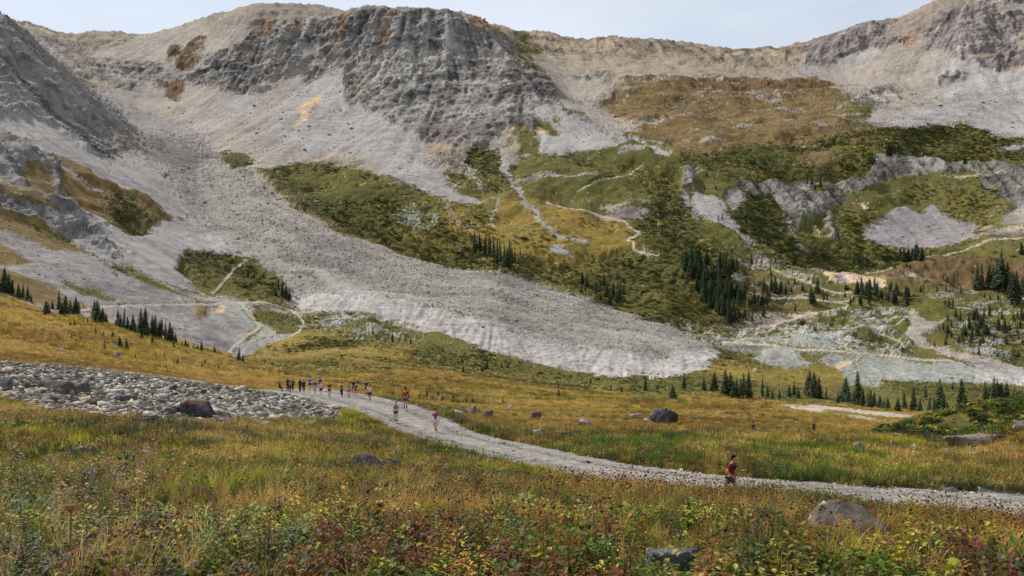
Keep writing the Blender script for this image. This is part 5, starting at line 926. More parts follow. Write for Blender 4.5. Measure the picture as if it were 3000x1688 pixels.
def boulder(name, lab, u, vb, wp, hp, seed, tone=0, sub_=3, flat=0., strat=.0, depth=.8, cat='boulder', rz=None, cols=None, sink=.18, ymin=0, tilt=0, hull=None):
    x, y, z = hit(u, vb, ymin)
    for _ in range(4):
        if y < 130: x, y, z = hit(u, vb + (.13 if y < 50 else .1) * FPX / y, ymin)
    k_ = y / FPX; W = wp * k_; H = max(hp * k_, -(vb - hp - HZ) * k_ - z)
    me = rock_mesh(name, seed, (W, W * depth, H * 1.35 / (1 - sink)), sub_, None, flat, strat, cols or GREYS[tone], hull=hull)
    o = link(name, me); zs = [v.co.z for v in me.vertices]; y2 = y + W * depth * .45; x2 = (u - 1500) / FPX * y2
    g0 = float(gz(x, y)[0]); g2 = float(gz(x2, y2)[0]); zt_ = max(-(vb - hp - HZ) / FPX * y2, g2 + .35 * hp * k_); o.location = (x2, y2, zt_ - max(zs)); o.rotation_euler = (0, R(tilt), 0); tag(o, lab, cat); return o
boulder('boulder', 'dark layered block with flat reddish top standing among the pale stones', 588, 1228, 100, 60, 3, 3, 4, 1, .12, cols=((84, 78, 84), (62, 58, 66), (118, 92, 84)), sink=.1)
boulder('boulder', 'dark angular stone against the left side of the flat topped block', 515, 1222, 48, 32, 4, 3, 3); boulder('boulder', 'low dark stone against the right side of the flat topped block', 652, 1233, 66, 32, 5, 5, 3)
boulder('boulder', 'long dark slab lying across the back of the stone field', 165, 1152, 165, 38, 6, 5, 4, 1, .1, .5); boulder('boulder', 'dark slab at the far left edge of the stone field', 8, 1148, 48, 42, 7, 3, 3, 1)
boulder('boulder', 'dark purple slab end leaning right of the long slab', 238, 1150, 60, 34, 8, 3, 3); boulder('boulder', 'pale blue grey angular stone in the middle of the stone field', 412, 1196, 50, 24, 9, 1, 3)
boulder('boulder', 'dark flat stone left of the pale blue grey one', 372, 1180, 60, 24, 10, 3, 3, 1); boulder('boulder', 'broad dark slab on the front rim of the stone field', 770, 1252, 78, 20, 11, 0, 3, 1)
boulder('boulder', 'rounded dark slab on the grass below the right end of the stone field', 905, 1252, 46, 20, 12, 0, 3, 1); boulder('boulder', 'reddish flat stone on the front rim of the stone field', 425, 1250, 66, 28, 13, 5, 3, 1)
boulder('boulder', 'orange tinged boulder at the left edge of the stone field', 14, 1172, 34, 22, 14, 4, 3); boulder('boulder', 'dark wedge stone near the front left of the stone field', 178, 1205, 50, 20, 15, 3, 3)
boulder('boulder', 'big black craggy boulder alone in the meadow beyond the road', 1945, 1240, 84, 46, 16, 3, 4, 0, .14, cols=((92, 86, 88), (60, 56, 62)), sink=.1)
boulder('boulder', 'large low grey boulder with one peak beside the road in the near plants', 2480, 1552, 330, 84, 17, 0, 5, 0, .05, .75, cols=((112, 104, 96), (90, 84, 78)), sink=.1, ymin=12, hull=[(-1, -.3, -1), (-1, .4, -1), (-.5, -.9, -1), (.6, -.9, -1), (1, -.2, -1), (1, .5, -1), (.3, .9, -1), (-.12, .1, .95), (-.34, .4, .9), (.2, -.1, .84), (-.4, 0, .6), (.62, .1, .15), (.6, -.6, -.2), (-.6, -.3, -.15), (-.95, .1, -.6), (.92, 0, -.45), (-.1, -.75, -.1), (.3, .7, .3)])
boulder('boulder', 'small blue grey block deep in the near plants at bottom right', 1966, 1640, 165, 34, 18, 0, 4, 1, .06, .55, cols=((112, 112, 118), (84, 84, 90)), sink=.1)
boulder('boulder', 'dark layered slab poking from the grass left of the road', 1085, 1380, 130, 50, 19, 3, 4, 0, .2, .7, cols=((96, 92, 96), (62, 58, 64))); boulder('boulder', 'small dark stone touching the layered slab in the grass', 1158, 1378, 40, 32, 20, 3, 3)
boulder('boulder', 'brown grey boulder in the grass at the left', 252, 1338, 80, 34, 21, 4, 3, cols=((118, 108, 104), (96, 88, 86))); boulder('boulder', 'flat pale stone right of the brown grey boulder', 432, 1334, 60, 16, 22, 1, 3, 1)
boulder('boulder', 'grey stone sunk in the near grass at the left', 266, 1402, 42, 36, 23, 0, 3); boulder('boulder', 'small round stone in the grass left of the layered slab', 802, 1342, 30, 20, 24, 4, 3); boulder('boulder', 'small lilac stone in the grass at far left', 38, 1312, 40, 18, 25, 0, 3)
boulder('boulder', 'pale stone nearly hidden in the near plants at bottom right', 2892, 1642, 30, 26, 26, 2, 3); boulder('boulder', 'blue grey flat stone right of the stone field front', 890, 1312, 40, 16, 27, 1, 3); boulder('boulder', 'low stone at the edge of the road opposite the walkers', 1245, 1328, 40, 14, 28, 0, 3)
for i, (u, v, w_, h_, t_, lab) in enumerate([
    (1569, 1228, 36, 22, 5, 'dark red stone at the left end of the meadow beyond the road'), (1714, 1250, 44, 24, 0, 'blue grey stone left of the big black boulder'), (1578, 1280, 36, 24, 1, 'lilac angular block above the road edge'),
    (1657, 1286, 38, 22, 5, 'dark leaning slab right of the lilac block'), (1792, 1290, 28, 20, 5, 'reddish leaning stone halfway along the meadow'), (1840, 1282, 20, 14, 2, 'small pale stone beside the reddish leaning one'), (1900, 1303, 24, 22, 0, 'upright grey stone below the big black boulder'),
    (1825, 1262, 22, 12, 0, 'flat grey stone above the reddish leaning one'), (2021, 1322, 50, 16, 3, 'long dark slab close to the runner side of the road'), (2137, 1320, 26, 14, 3, 'small dark stone above the runner'), (2170, 1312, 18, 12, 0, 'grey stone right above the runner'),
    (2519, 1320, 34, 28, 0, 'grey pointed rock before the knoll'), (2614, 1310, 14, 20, 1, 'thin upright stone between the pointed rock and the knoll'), (2680, 1322, 36, 24, 2, 'pale cream boulder at the foot of the knoll'), (2440, 1350, 22, 12, 1, 'small pale stone by the flat grey wedge'),
    (2474, 1350, 34, 16, 0, 'flat grey wedge in the grass right of the runner'), (1895, 1236, 22, 10, 2, 'pale stone touching the big black boulder'), (1960, 1258, 10, 6, 2, 'tiny pale stone below the big black boulder'), (1898, 1260, 28, 9, 1, 'flat pale stone in front of the big black boulder'),
    (1930, 1279, 20, 6, 2, 'thin white stone in the meadow'), (2042, 1228, 24, 10, 3, 'dark low stone right of the big black boulder'), (2140, 1262, 16, 8, 1, 'small grey stone in the short grass past the boulder'), (2505, 1276, 20, 7, 2, 'white flat stone in the right part of the meadow'),
    (1383, 1212, 26, 26, 0, 'upright grey stone right of the walkers'), (1430, 1224, 28, 22, 3, 'dark humped stone next to the upright grey one'), (1345, 1214, 32, 14, 2, 'cream flat stone left of the upright grey one'), (1302, 1196, 26, 8, 0, 'thin flat slab in the grass behind the woman in magenta'),
    (1860, 1226, 40, 14, 1, 'low grey rocks left of the big black boulder'), (1495, 1200, 16, 12, 2, 'small pale boulder at the left meadow edge'), (1553, 1190, 14, 7, 1, 'small flat stone near the meadow rim'), (1725, 1196, 12, 9, 0, 'little grey stone on the meadow rim'), (1636, 1212, 10, 7, 2, 'little white stone left of the meadow middle'),
    (2215, 1262, 14, 9, 0, 'grey stone beside the seated hiker on the bare strip'), (2740, 1210, 30, 8, 1, 'flat stone on the shoulder of the knoll'), (2620, 1278, 44, 10, 1, 'pale ledge low on the left flank of the knoll'), (2790, 1440, 42, 14, 0, 'flat grey stone on the far edge of the road at right'), (2890, 1440, 50, 14, 1, 'second flat stone on the far road edge near the right side'),
    (115, 955, 20, 10, 1, 'pale stone high on the left hillside'), (180, 1030, 30, 12, 1, 'pale flat stone on the golden left hillside'), (343, 1050, 18, 20, 0, 'grey upright stone on the golden left hillside'), (791, 1075, 22, 12, 3, 'dark pointed rock at the foot of the track'), (603, 1140, 20, 9, 3, 'dark stone above the stone field'),
    (2210, 1094, 18, 16, 4, 'round beige boulder on the golden flat by the spruces'), (2146, 1064, 9, 9, 2, 'small pale boulder right of the rock glacier snout')]):
    boulder('stone' if w_ < 30 else 'boulder', lab, u, v, w_, h_, 40 + i, t_, 2, i % 3 == 0, .06, .8, 'rock')
for i, (u, v, w_, h_, lab) in enumerate([(2842, 1322, 150, 50, 'broad reddish grey ledge on the knoll at right'), (2925, 1298, 90, 28, 'upper ledge on the knoll behind the broad one'), (2790, 1332, 60, 20, 'low ledge at the foot of the broad one on the knoll'), (2995, 1272, 50, 44, 'grey outcrop at the right edge of the picture'), (2870, 1338, 60, 18, 'lowest tilted ledge on the knoll'), (2735, 1278, 24, 20, 'small grey block left of the ledges on the knoll'), (2960, 1322, 40, 16, 'brown ledge right of the broad one on the knoll')]):
    boulder('rock_outcrop', lab, u, v, w_, h_, 90 + i, 5, 4, 1, .14, .7, 'rock', cols=((142, 128, 116), (114, 104, 96)))
# stone field: 280 biggest stones one by one, the rest as rubble
SROCK = [rock_mesh('stone_shape', 200 + i, (1, .8, .34 + .06 * (i % 3)), 0, None, i % 2, 0, GREYS[i % 6], 9) for i in range(18)]
def field(n, ylo=45, yhi=93):
    y = RNG.uniform(ylo, yhi, n * 3); s_ = RNG.uniform(-.84, -.17, n * 3); x = s_ * y; c_, z, u, v = cls_at(x, y); rd_, _ = road_info(x, y)
    ok = (c_ == CL['stone']) & (rd_ > .3); return x[ok][:n], y[ok][:n], z[ok][:n]
x, y, z = field(280); big = np.sort(RNG.lognormal(-.05, .35, 280))[::-1]
KL = ['dark grey', 'mid grey', 'pale cream grey', 'near black', 'tan', 'purple brown']
for i in range(len(x)):
    k_ = int(RNG.integers(0, 18)); o = link('stone', SROCK[k_]); s_ = float(np.clip(big[i], .5, 1.6)); o.scale = (s_, s_, s_)
    o.location = (x[i], y[i], z[i] + .10 * s_); o.rotation_euler = (RNG.normal(0, .2), RNG.normal(0, .2), RNG.uniform(0, 6.28))
    tag(o, '%s angular stone lying in the stone field left of the road' % KL[k_ % 6], 'stone', '%s stones of the stone field' % KL[k_ % 6])
def rubble(name, x, y, z, s_, label, cat, wts=None, lift=.05):
    n = len(x); T_ = np.array([(1.2, 1.2, 1.17), (1, 1, 1), (.5, .5, .54), (1.3, 1.28, 1.2), (1.15, .98, .74), (.7, .62, .6)])[RNG.integers(0, 6, n)] * RNG.uniform(.8, 1.2, (n, 1))
    return scatter(name, SROCKI, np.stack([x, y, z + lift * s_], 1), np.stack([RNG.normal(0, .25, n), RNG.normal(0, .25, n), RNG.uniform(0, 6.28, n)], 1), s_[:, None] * np.ones((1, 3)), T_, RNG.integers(0, len(SROCKI), n), label, cat)
SROCKI = [rock_mesh('pebble_shape', 300 + i, (1, .75, .34), 0, M_STONE_I, i % 2, 0, ((164, 160, 150), (128, 124, 118)), 8) for i in range(6)]
x, y, z = field(15000); rubble('rubble', x, y, z, np.clip(RNG.lognormal(-.95, .45, len(x)), .15, .9), 'grey, white and tan stones heaped across the stone field', 'rubble', lift=.12)
# gravel and stones on and along the road
n = 9000; kk = RNG.integers(0, len(RC), n); a_ = np.sign(RNG.uniform(-1, 1, n)) * RNG.beta(3.2, 1.1, n) * 1.1; nn_ = np.stack([-RT[kk][:, 1], RT[kk][:, 0]], 1)
q = RC[kk] + nn_ * (a_ * RH[kk])[:, None] + RNG.normal(0, .25, (n, 2)); zq = gz(q[:, 0], q[:, 1]); rubble('gravel', q[:, 0], q[:, 1], zq + .04, np.clip(RNG.lognormal(-2.35, .5, n), .04, .5), 'loose grey stones strewn along the edges of the road', 'gravel')
n = 3500; kk = RNG.integers(0, len(RC), n); a_ = RNG.uniform(-.8, .8, n); nn_ = np.stack([-RT[kk][:, 1], RT[kk][:, 0]], 1)
q = RC[kk] + nn_ * (a_ * RH[kk])[:, None]; zq = gz(q[:, 0], q[:, 1]); rubble('road_stones', q[:, 0], q[:, 1], zq + .07, np.clip(RNG.lognormal(-2.6, .45, n), .03, .3), 'flat stones bedded in the road surface', 'gravel')
# blocks strewn on the rock glacier and the scree under the cliffs
m_ = np.isin(cl2, [CL['glacier'], CL['bdark'], CL['stone']]) & (YG > 300); w_ = (ar * m_ * (YG / 500.) ** -1.2).ravel(); w_ /= w_.sum(); ix = RNG.choice(NU * NR, 20000, p=w_)
bx, by = XG.ravel()[ix] + RNG.normal(0, 1, len(ix)), YG.ravel()[ix] + RNG.normal(0, 1, len(ix)); rubble('boulder_field', bx, by, gz(bx, by), np.clip(RNG.lognormal(-.55, .5, len(ix)), .4, 4.5) * by / 600, 'countless grey blocks covering the rock glacier', 'boulders', lift=.1)
m_ = (soft(M('path'), 3).reshape(NU, NR) < .04) & np.isin(cl2, [CL['scree'], CL['purple'], CL['mixed'], CL['bank'], CL['tundra'], CL['olive'], CL['golden'], CL['screetan']]) & (YG > 260) & (YG < 1400); w_ = (ar * m_ * (YG / 500.) ** -1.2).ravel(); w_ /= w_.sum(); ix = RNG.choice(NU * NR, 9000, p=w_)
bx, by = XG.ravel()[ix] + RNG.normal(0, 1, len(ix)), YG.ravel()[ix] + RNG.normal(0, 1, len(ix)); rubble('scattered_blocks', bx, by, gz(bx, by), np.clip(RNG.lognormal(-.15, .5, len(ix)), .3, 3.5) * by / 600, 'loose blocks strewn over the slopes', 'boulders', lift=.1)
# ------------------------------------------------------------------ cabin
x, y, z = hit(2348, 947, 300); k_ = y / FPX; W, D_, H = 19 * k_, 13 * k_, 8 * k_
hut = empty('cabin', (x, y, z - .1), R(12)); tag(hut, 'small weathered wooden cabin with rusty pitched roof in the valley meadow', 'cabin')
M_WALL = flat_mat('dark_boards', L3(126, 100, 84), .9, .1, .3, 3.); M_ROOF = flat_mat('rusty_roof', L3(140, 98, 92), .8, .2, .25, 2.); M_DARK = flat_mat('dark_opening', L3(30, 28, 28), .9, .1)
def boxmb(mb, x0, x1, y0, y1, z0, z1, c=(1, 1, 1)):
    p = [(x0, y0, z0), (x1, y0, z0), (x1, y1, z0), (x0, y1, z0), (x0, y0, z1), (x1, y0, z1), (x1, y1, z1), (x0, y1, z1)]
    for f in ((0, 1, 5, 4), (1, 2, 6, 5), (2, 3, 7, 6), (3, 0, 4, 7), (4, 5, 6, 7), (3, 2, 1, 0)): mb.tri([p[i] for i in f], c)
mb = MB(); n_ = 14
for i in range(n_):                                   # board walls, every board a little proud or set back
    a0, a1 = -W / 2 + W * i / n_, -W / 2 + W * (i + 1) / n_; e = .03 * (i % 2)
    boxmb(mb, a0, a1, -D_ / 2 - e, -D_ / 2 + .12, 0, H); boxmb(mb, a0, a1, D_ / 2 - .12, D_ / 2 + e, 0, H)
for s_ in (-1, 1): boxmb(mb, s_ * (W / 2 - .01) - .06, s_ * (W / 2 - .01) + .06, -D_ / 2 + .13, D_ / 2 - .13, 0, H); mb.tri([(s_ * (W / 2 - .03), -D_ / 2, H), (s_ * (W / 2 - .03), D_ / 2, H), (s_ * (W / 2 - .03), 0, H + D_ * .42)], (1, 1, 1))
link('wall', mb.mesh('wall', M_WALL), None, hut); mb = MB()
for s_ in (-1, 1):
    a, b_ = Vector((0, 0, H + D_ * .45)), Vector((0, s_ * (D_ / 2 + .5), H - .25)); nrm = Vector((0, 0, .12))
    for i in range(12):
        x0, x1 = -W / 2 - .4 + (W + .8) * i / 12, -W / 2 - .4 + (W + .8) * (i + 1) / 12; e = Vector((0, 0, .03 * (i % 2)))
        for q0, q1 in ((a + nrm + e, b_ + nrm + e),): mb.tri([(x0, q0.y, q0.z), (x1, q0.y, q0.z), (x1, q1.y, q1.z), (x0, q1.y, q1.z)], (1, 1, 1))
        mb.tri([(x0, a.y, a.z), (x1, a.y, a.z), (x1, b_.y, b_.z), (x0, b_.y, b_.z)], (1, 1, 1)); mb.tri([(x0, b_.y, b_.z), (x1, b_.y, b_.z), (x1, b_.y, b_.z + .14), (x0, b_.y, b_.z + .14)], (1, 1, 1))
link('roof', mb.mesh('roof', M_ROOF), None, hut); mb = MB(); boxmb(mb, -.5, .5, -D_ / 2 - .09, -D_ / 2 - .04, 0, min(2, H * .9)); link('door', mb.mesh('door', M_DARK), None, hut)
mb = MB(); boxmb(mb, W * .22, W * .4, -D_ / 2 - .09, -D_ / 2 - .04, H * .35, H * .75); link('window', mb.mesh('window', M_DARK), None, hut)
# ------------------------------------------------------------------ people
MC = {}
def cm(rgb, kind='cloth'):
    k_ = (rgb, kind)
    if k_ not in MC: MC[k_] = flat_mat(kind, L3(*rgb), .8 if kind != 'skin' else .6, .25, .2, 9.)
    return MC[k_]
def skinmesh(name, nodes, edges, mat, root=0, sub_=1):
    """continuous surface grown round a skeleton; nodes: list of (co, rx, ry)"""
    me = bpy.data.meshes.new(name); me.from_pydata([tuple(n[0]) for n in nodes], edges, []); o = link(name, me, mat)
    m = o.modifiers.new('skin', 'SKIN'); m.use_smooth_shade = True; me.skin_vertices.new() if not me.skin_vertices else None
    for i, n in enumerate(nodes):
        sv = me.skin_vertices[0].data[i]; sv.radius = (n[1], n[2] if len(n) > 2 else n[1]); sv.use_root = (i == root)
    if sub_: s_ = o.modifiers.new('smooth', 'SUBSURF'); s_.levels = sub_; s_.render_levels = sub_
    return o
def person(lab, u, vb, hp, skin=(196, 150, 124), hair=(48, 36, 30), shirt=(120, 120, 120), sleeve='short', bottom=(40, 40, 44), leg='shorts', socks=None, shoes=(60, 60, 64), cap=None, pack=None, vest=None,
           face=0, stride=.3, arms=((10, 20), (-10, 20)), abd=(10, 10), lean=3, woman=False, near=False, sit=False, group=None, skirt=False, y=None, hood=False, longhair=False, head_down=0):
    """face: degrees turned, 0 = towards the camera, +90 = towards picture right"""
    if y is None: x, y, z = hit(u, vb, 24 if vb < 1450 else 26)
    else: x = (u - 1500) / FPX * y; z = float(gz(x, y)[0])
    rd_, _ = road_info(np.array([x]), np.array([y])); z += .09 if rd_[0] < 0 else 0
    H = 1.72; sc_ = max(.72 if y > 85 else .88, min(1.1, hp / FPX * y / (H if not sit else 1.2))); z -= .25 if u > 2150 else 0; V3 = Vector; sh = .185 if not woman else .16; hipw = .095
    ln = R(lean)
    def up(z_, yy=0):                     # torso point, leaning forwards (towards -y)
        return V3((0, yy - math.sin(ln) * (z_ - .92), .92 + math.cos(ln) * (z_ - .92)))
    dz = -.45 if sit else 0
    pel, bel, wai, che, upc, nec = up(.94), up(1.05), up(1.14), up(1.28), up(1.41), up(1.49)
    hd = V3((0, -.02 - .05 * head_down, 0)); hb, hm, ht = up(1.555) + hd * .6, up(1.63) + hd, up(1.71) + hd * (1 + head_down)
    legs = []
    for s_, st in ((1, stride), (-1, -stride)):
        hip = V3((s_ * hipw, 0, .88))
        if sit: kn = V3((s_ * .13, -.42, .88)); an = V3((s_ * .14, -.45, .46))
        else:
            th = st * .95; kb = .12 + (.55 * -st if st < 0 else .1 * st) * 1.6      # swing of the thigh, bend of the knee
            kn = hip + V3((s_ * .01, -math.sin(th) * .42, -math.cos(th) * .42)); an = kn + V3((0, -math.sin(th - kb) * .41, -math.cos(th - kb) * .41))
        toe = an + V3((s_ * .02, -.17, -.055)); heel = an + V3((0, .045, -.05)); legs.append((hip, kn, an, toe, heel))
    low = min(l_[2].z for l_ in legs); off = V3((0, 0, .085 - low)) if not sit else V3((0, 0, -.42))
    def o_(p): return p + off
    armp = []
    for s_, (fw, eb), ab in ((1, arms[0], abd[0]), (-1, arms[1], abd[1])):
        S = upc + V3((s_ * sh, .0, -.01)); f, a = R(fw), R(ab); d = V3((s_ * math.sin(a), -math.sin(f) * math.cos(a), -math.cos(f) * math.cos(a)))
        E = S + d * .29; f2 = f + R(eb); d2 = V3((s_ * math.sin(a) * (.6 if eb < 60 else -.35), -math.sin(f2), -math.cos(f2) * math.cos(a))).normalized(); Wr = E + d2 * .25; armp.append((S, E, Wr, d2, s_))
    T = 1.0 if not woman else .9
    nodes = [(o_(pel), .135 * T + .01 * woman, .10), (o_(wai), .115 * T, .088), (o_(che), .145 * T, .105), (o_(upc), .12 * T, .09), (o_(nec), .052, .055), (o_(hb), .062, .075), (o_(hm), .078, .095), (o_(ht), .06, .072)]
    edges = [(0, 1), (1, 2), (2, 3), (3, 4), (4, 5), (5, 6), (6, 7)]
    fr = up(1.615) + hd + V3((0, -.105, 0)); nodes.append((o_(fr), .016, .014)); edges.append((6, len(nodes) - 1))          # nose
    for hip, kn, an, toe, heel in legs:
        i = len(nodes); nodes += [(o_(hip), .09), (o_((hip + kn) / 2), .082), (o_(kn), .056), (o_(kn * .62 + an * .38), .058), (o_(an), .034), (o_(toe), .034, .026), (o_(heel), .032)]
        edges += [(0, i), (i, i + 1), (i + 1, i + 2), (i + 2, i + 3), (i + 3, i + 4), (i + 4, i + 5), (i + 4, i + 6)]
    for S, E, Wr, d2, s_ in armp:
        i = len(nodes); hnd = Wr + d2 * .075; nodes += [(o_(S), .058), (o_((S + E) / 2), .048), (o_(E), .038), (o_((E + Wr) / 2), .038), (o_(Wr), .026, .03), (o_(hnd), .036, .018)]
        edges += [(3, i), (i, i + 1), (i + 1, i + 2), (i + 2, i + 3), (i + 3, i + 4), (i + 4, i + 5)]
        side = d2.cross(V3((s_, 0, 0))).normalized(); side = side if side.length > .1 else V3((0, -1, 0)); curl = V3((-s_, 0, 0))
        for q_, (off_, L_) in enumerate(((-.03, .075), (-.01, .085), (.01, .08), (.028, .062))):
            b0 = hnd + side * off_ + d2 * .035; b1 = b0 + d2 * L_ * .5 + curl * .012; b2 = b1 + d2 * L_ * .35 + curl * .03; j = len(nodes)
            nodes += [(o_(b0), .0095), (o_(b1), .009), (o_(b2), .008)]; edges += [(i + 5, j), (j, j + 1), (j + 1, j + 2)]
        j = len(nodes); t0 = Wr + d2 * .03 - side * .035; nodes += [(o_(t0), .011), (o_(t0 + d2 * .04 - side * .02 + curl * .015), .009)]; edges += [(i + 4, j), (j, j + 1)]
    b = skinmesh('person', nodes, edges, cm(skin, 'skin'), 0, 1)
    def part(nm, nd, ed, mat, root=0):
        c = skinmesh(nm, [(o_(n[0]), *n[1:]) for n in nd], ed, mat, root, 1); c.parent = b; return c
    # shirt: torso and sleeves
    e = .014; nd = [(up(.97), .138 * T + e, .105 + e), (wai, .122 * T + e, .095 + e), (che, .15 * T + e, .11 + e), (upc, .125 * T + e, .095 + e), (up(1.46), .066, .068)]; ed = [(0, 1), (1, 2), (2, 3), (3, 4)]
    if sleeve != 'none':
        for S, E, Wr, d2, s_ in armp:
            i = len(nd); nd += [(S, .058 + e), (S * .4 + E * .6, .05 + e)]; ed += [(3, i), (i, i + 1)]
            if sleeve == 'long': nd += [(E, .04 + e), (Wr, .028 + e)]; ed += [(i + 1, i + 2), (i + 2, i + 3)]
    part('jacket' if sleeve == 'long' else 'shirt', nd, ed, cm(shirt))
    nd = [(pel, .142 * T + e, .108 + e)]; ed = []; frac = {'shorts': .55, 'short': .35, 'tights': 1, 'trousers': 1}[leg]
    for hip, kn, an, toe, heel in legs:
        i = len(nd); nd += [(hip, .092 + e)]; ed += [(0, i)]
        if frac < 1: nd += [(hip * (1 - frac) + kn * frac, .08 + e * 1.6)]; ed += [(i, i + 1)]
        else:
            k2 = e * (.5 if leg == 'tights' else 1.4); nd += [(kn, .058 + k2), (kn * .62 + an * .38, .06 + k2), (an, .038 + k2)]; ed += [(i, i + 1), (i + 1, i + 2), (i + 2, i + 3)]
    part('leggings' if leg == 'tights' else 'trousers' if leg == 'trousers' else 'shorts', nd, ed, cm(bottom))
    for hip, kn, an, toe, heel in legs:
        part('shoe', [(heel + V3((0, 0, .005)), .042, .04), (an * .3 + toe * .7, .046, .036), (toe + V3((0, -.02, 0)), .04, .03)], [(0, 1), (1, 2)], cm(shoes))
        if socks: part('sock', [(kn * .6 + an * .4, .064), (kn * .3 + an * .7, .056), (an, .042)], [(0, 1), (1, 2)], cm(socks))
    hc = up(1.66) + hd * 1.1
    if cap:
        part('cap', [(hc + V3((0, 0, .02)), .092, .108), (hc + V3((0, 0, .075)), .06, .075)], [(0, 1)], cm(cap)); pk = part('cap_peak', [(hc + V3((0, -.08, .01)), .07, .012), (hc + V3((0, -.15, -.005)), .05, .01)], [(0, 1)], cm(cap))
    part('hair', [(hc + V3((0, .025, .015)), .088, .09), (hc + V3((0, .03, .07)) - V3((0, 0, .03 if cap else 0)), .066, .07), (up(1.58) + V3((0, .05, 0)), .06, .045)], [(0, 1), (0, 2)], cm(hair, 'hair'))
    if longhair: part('ponytail', [(up(1.62) + V3((0, .1, 0)), .03), (up(1.48) + V3((0, .13, 0)), .034), (up(1.36) + V3((0, .13, 0)), .018)], [(0, 1), (1, 2)], cm(hair, 'hair'))
    if hood: part('hood', [(hc + V3((0, .03, .0)), .105, .105), (up(1.5) + V3((0, .03, 0)), .1, .09)], [(0, 1)], cm(shirt))
    if near:
        for s_ in (-1, 1):
            part('eye', [(up(1.64) + hd + V3((s_ * .031, -.088, 0)), .008), (up(1.64) + hd + V3((s_ * .031, -.092, .001)), .007)], [(0, 1)], cm((40, 30, 26)))
            part('ear', [(up(1.625) + hd + V3((s_ * .083, .01, -.02)), .012), (up(1.65) + hd + V3((s_ * .088, .012, 0)), .014)], [(0, 1)], cm(skin, 'skin'))
        part('beard', [(up(1.565) + hd + V3((0, -.055, 0)), .06, .045), (up(1.59) + hd + V3((0, -.03, 0)), .072, .06)], [(0, 1)], cm(hair, 'hair'))
    if vest:
        for s_ in (-1, 1): part('vest_strap', [(che + V3((s_ * .075, -.115, -.08)), .04, .022), (che + V3((s_ * .08, -.125, .06)), .036, .02), (upc + V3((s_ * .07, -.07, .07)), .032, .02), (upc + V3((s_ * .06, .08, .03)), .036, .025)], [(0, 1), (1, 2), (2, 3)], cm(vest))
        part('running_vest', [(che + V3((0, .13, -.1)), .11, .045), (che + V3((0, .145, .03)), .12, .055), (upc + V3((0, .12, 0)), .09, .04)], [(0, 1), (1, 2)], cm(vest))
    if pack:
        part('backpack', [(che + V3((0, .18, -.18)), .13, .08), (che + V3((0, .2, 0)), .14, .1), (upc + V3((0, .17, .03)), .11, .07)], [(0, 1), (1, 2)], cm(pack))
    b.location = (x, y, z); b.rotation_euler = (0, 0, R(face)); b.scale = (sc_,) * 3; tag(b, lab, 'person', group); return b
person('runner in dark red shirt and black vest half hidden by plants', 2140, 1487, 134, (196, 140, 112), (34, 28, 26), (122, 26, 40), bottom=(80, 76, 96), leg='shorts', vest=(26, 26, 30), face=50, stride=.5, arms=((14, 92), (-22, 78)), abd=(12, 14), lean=9, near=True, y=29, head_down=.5)
person('walker in magenta striped shirt, white shorts and dark blue cap on the road', 1276, 1277, 69, (206, 160, 130), (70, 50, 40), (160, 50, 104), bottom=(206, 200, 196), leg='short', socks=(60, 56, 60), cap=(52, 62, 104), shoes=(50, 46, 50), face=-8, stride=.42, arms=((-12, 25), (14, 20)), abd=(16, 26), woman=True)
person('walker in white cap and black vest over beige top in mid road', 1160, 1247, 62, (208, 164, 134), (90, 70, 50), (182, 166, 150), 'long', (38, 36, 40), 'short', (50, 54, 64), (120, 130, 140), (214, 210, 204), None, (34, 34, 38), face=0, stride=.2, arms=((12, 22), (4, 20)), abd=(8, 8), woman=True)
person('walker in red top with red pack, blue shorts and black knee socks seen from behind', 1188, 1208, 66, (190, 140, 112), (40, 36, 36), (146, 48, 42), 'long', (72, 84, 116), 'shorts', (34, 34, 40), (120, 116, 116), None, (160, 52, 44), None, face=184, stride=.12, arms=((8, 20), (-4, 20)), abd=(12, 12))
person('walker in loose cream shirt and white cap stepping with crossed legs', 1083, 1184, 53, (180, 110, 90), (60, 44, 36), (212, 204, 184), 'short', (70, 56, 54), 'shorts', None, (60, 52, 56), (220, 216, 206), face=-10, stride=.5, arms=((-14, 20), (20, 20)), abd=(20, 20))
person('walker in pink cap and dark blue top close behind the cream shirt', 1073, 1165, 45, (196, 140, 120), (60, 40, 40), (48, 58, 84), 'short', (52, 50, 60), 'shorts', (60, 60, 66), (80, 80, 84), (190, 84, 124), face=0, stride=.2, arms=((10, 25), (6, 20)))
person('walker in black vest over mint top with bright pink shorts', 1022, 1172, 46, (216, 140, 124), (50, 40, 36), (140, 180, 160), 'short', (190, 70, 140), 'short', (40, 36, 40), (44, 40, 44), None, None, (30, 32, 34), face=8, stride=.16, arms=((16, 50), (10, 40)), abd=(30, 24), woman=True)
person('walker in bright blue vest and bare legs right of the pink shorts', 1044, 1169, 46, (206, 150, 124), (60, 44, 36), (56, 66, 120), 'none', (60, 66, 110), 'short', None, (80, 86, 84), None, None, None, face=-14, stride=.4, arms=((14, 40), (-10, 30)), abd=(14, 14), woman=True)
person('tall dark haired walker in black top behind the blue vest', 1036, 1161, 46, (180, 130, 108), (26, 24, 26), (34, 32, 36), 'short', (92, 60, 60), 'shorts', None, (50, 50, 52), None, None, None, face=12, stride=.2, arms=((30, 70), (10, 60)))
person('walker in charcoal vest top and black tights with one arm held out', 1001, 1169, 45, (196, 150, 124), (40, 32, 30), (62, 56, 60), 'none', (28, 28, 32), 'tights', None, (70, 70, 74), None, None, None, face=-16, stride=.22, arms=((6, 20), (20, 15)), abd=(10, 52), woman=True)
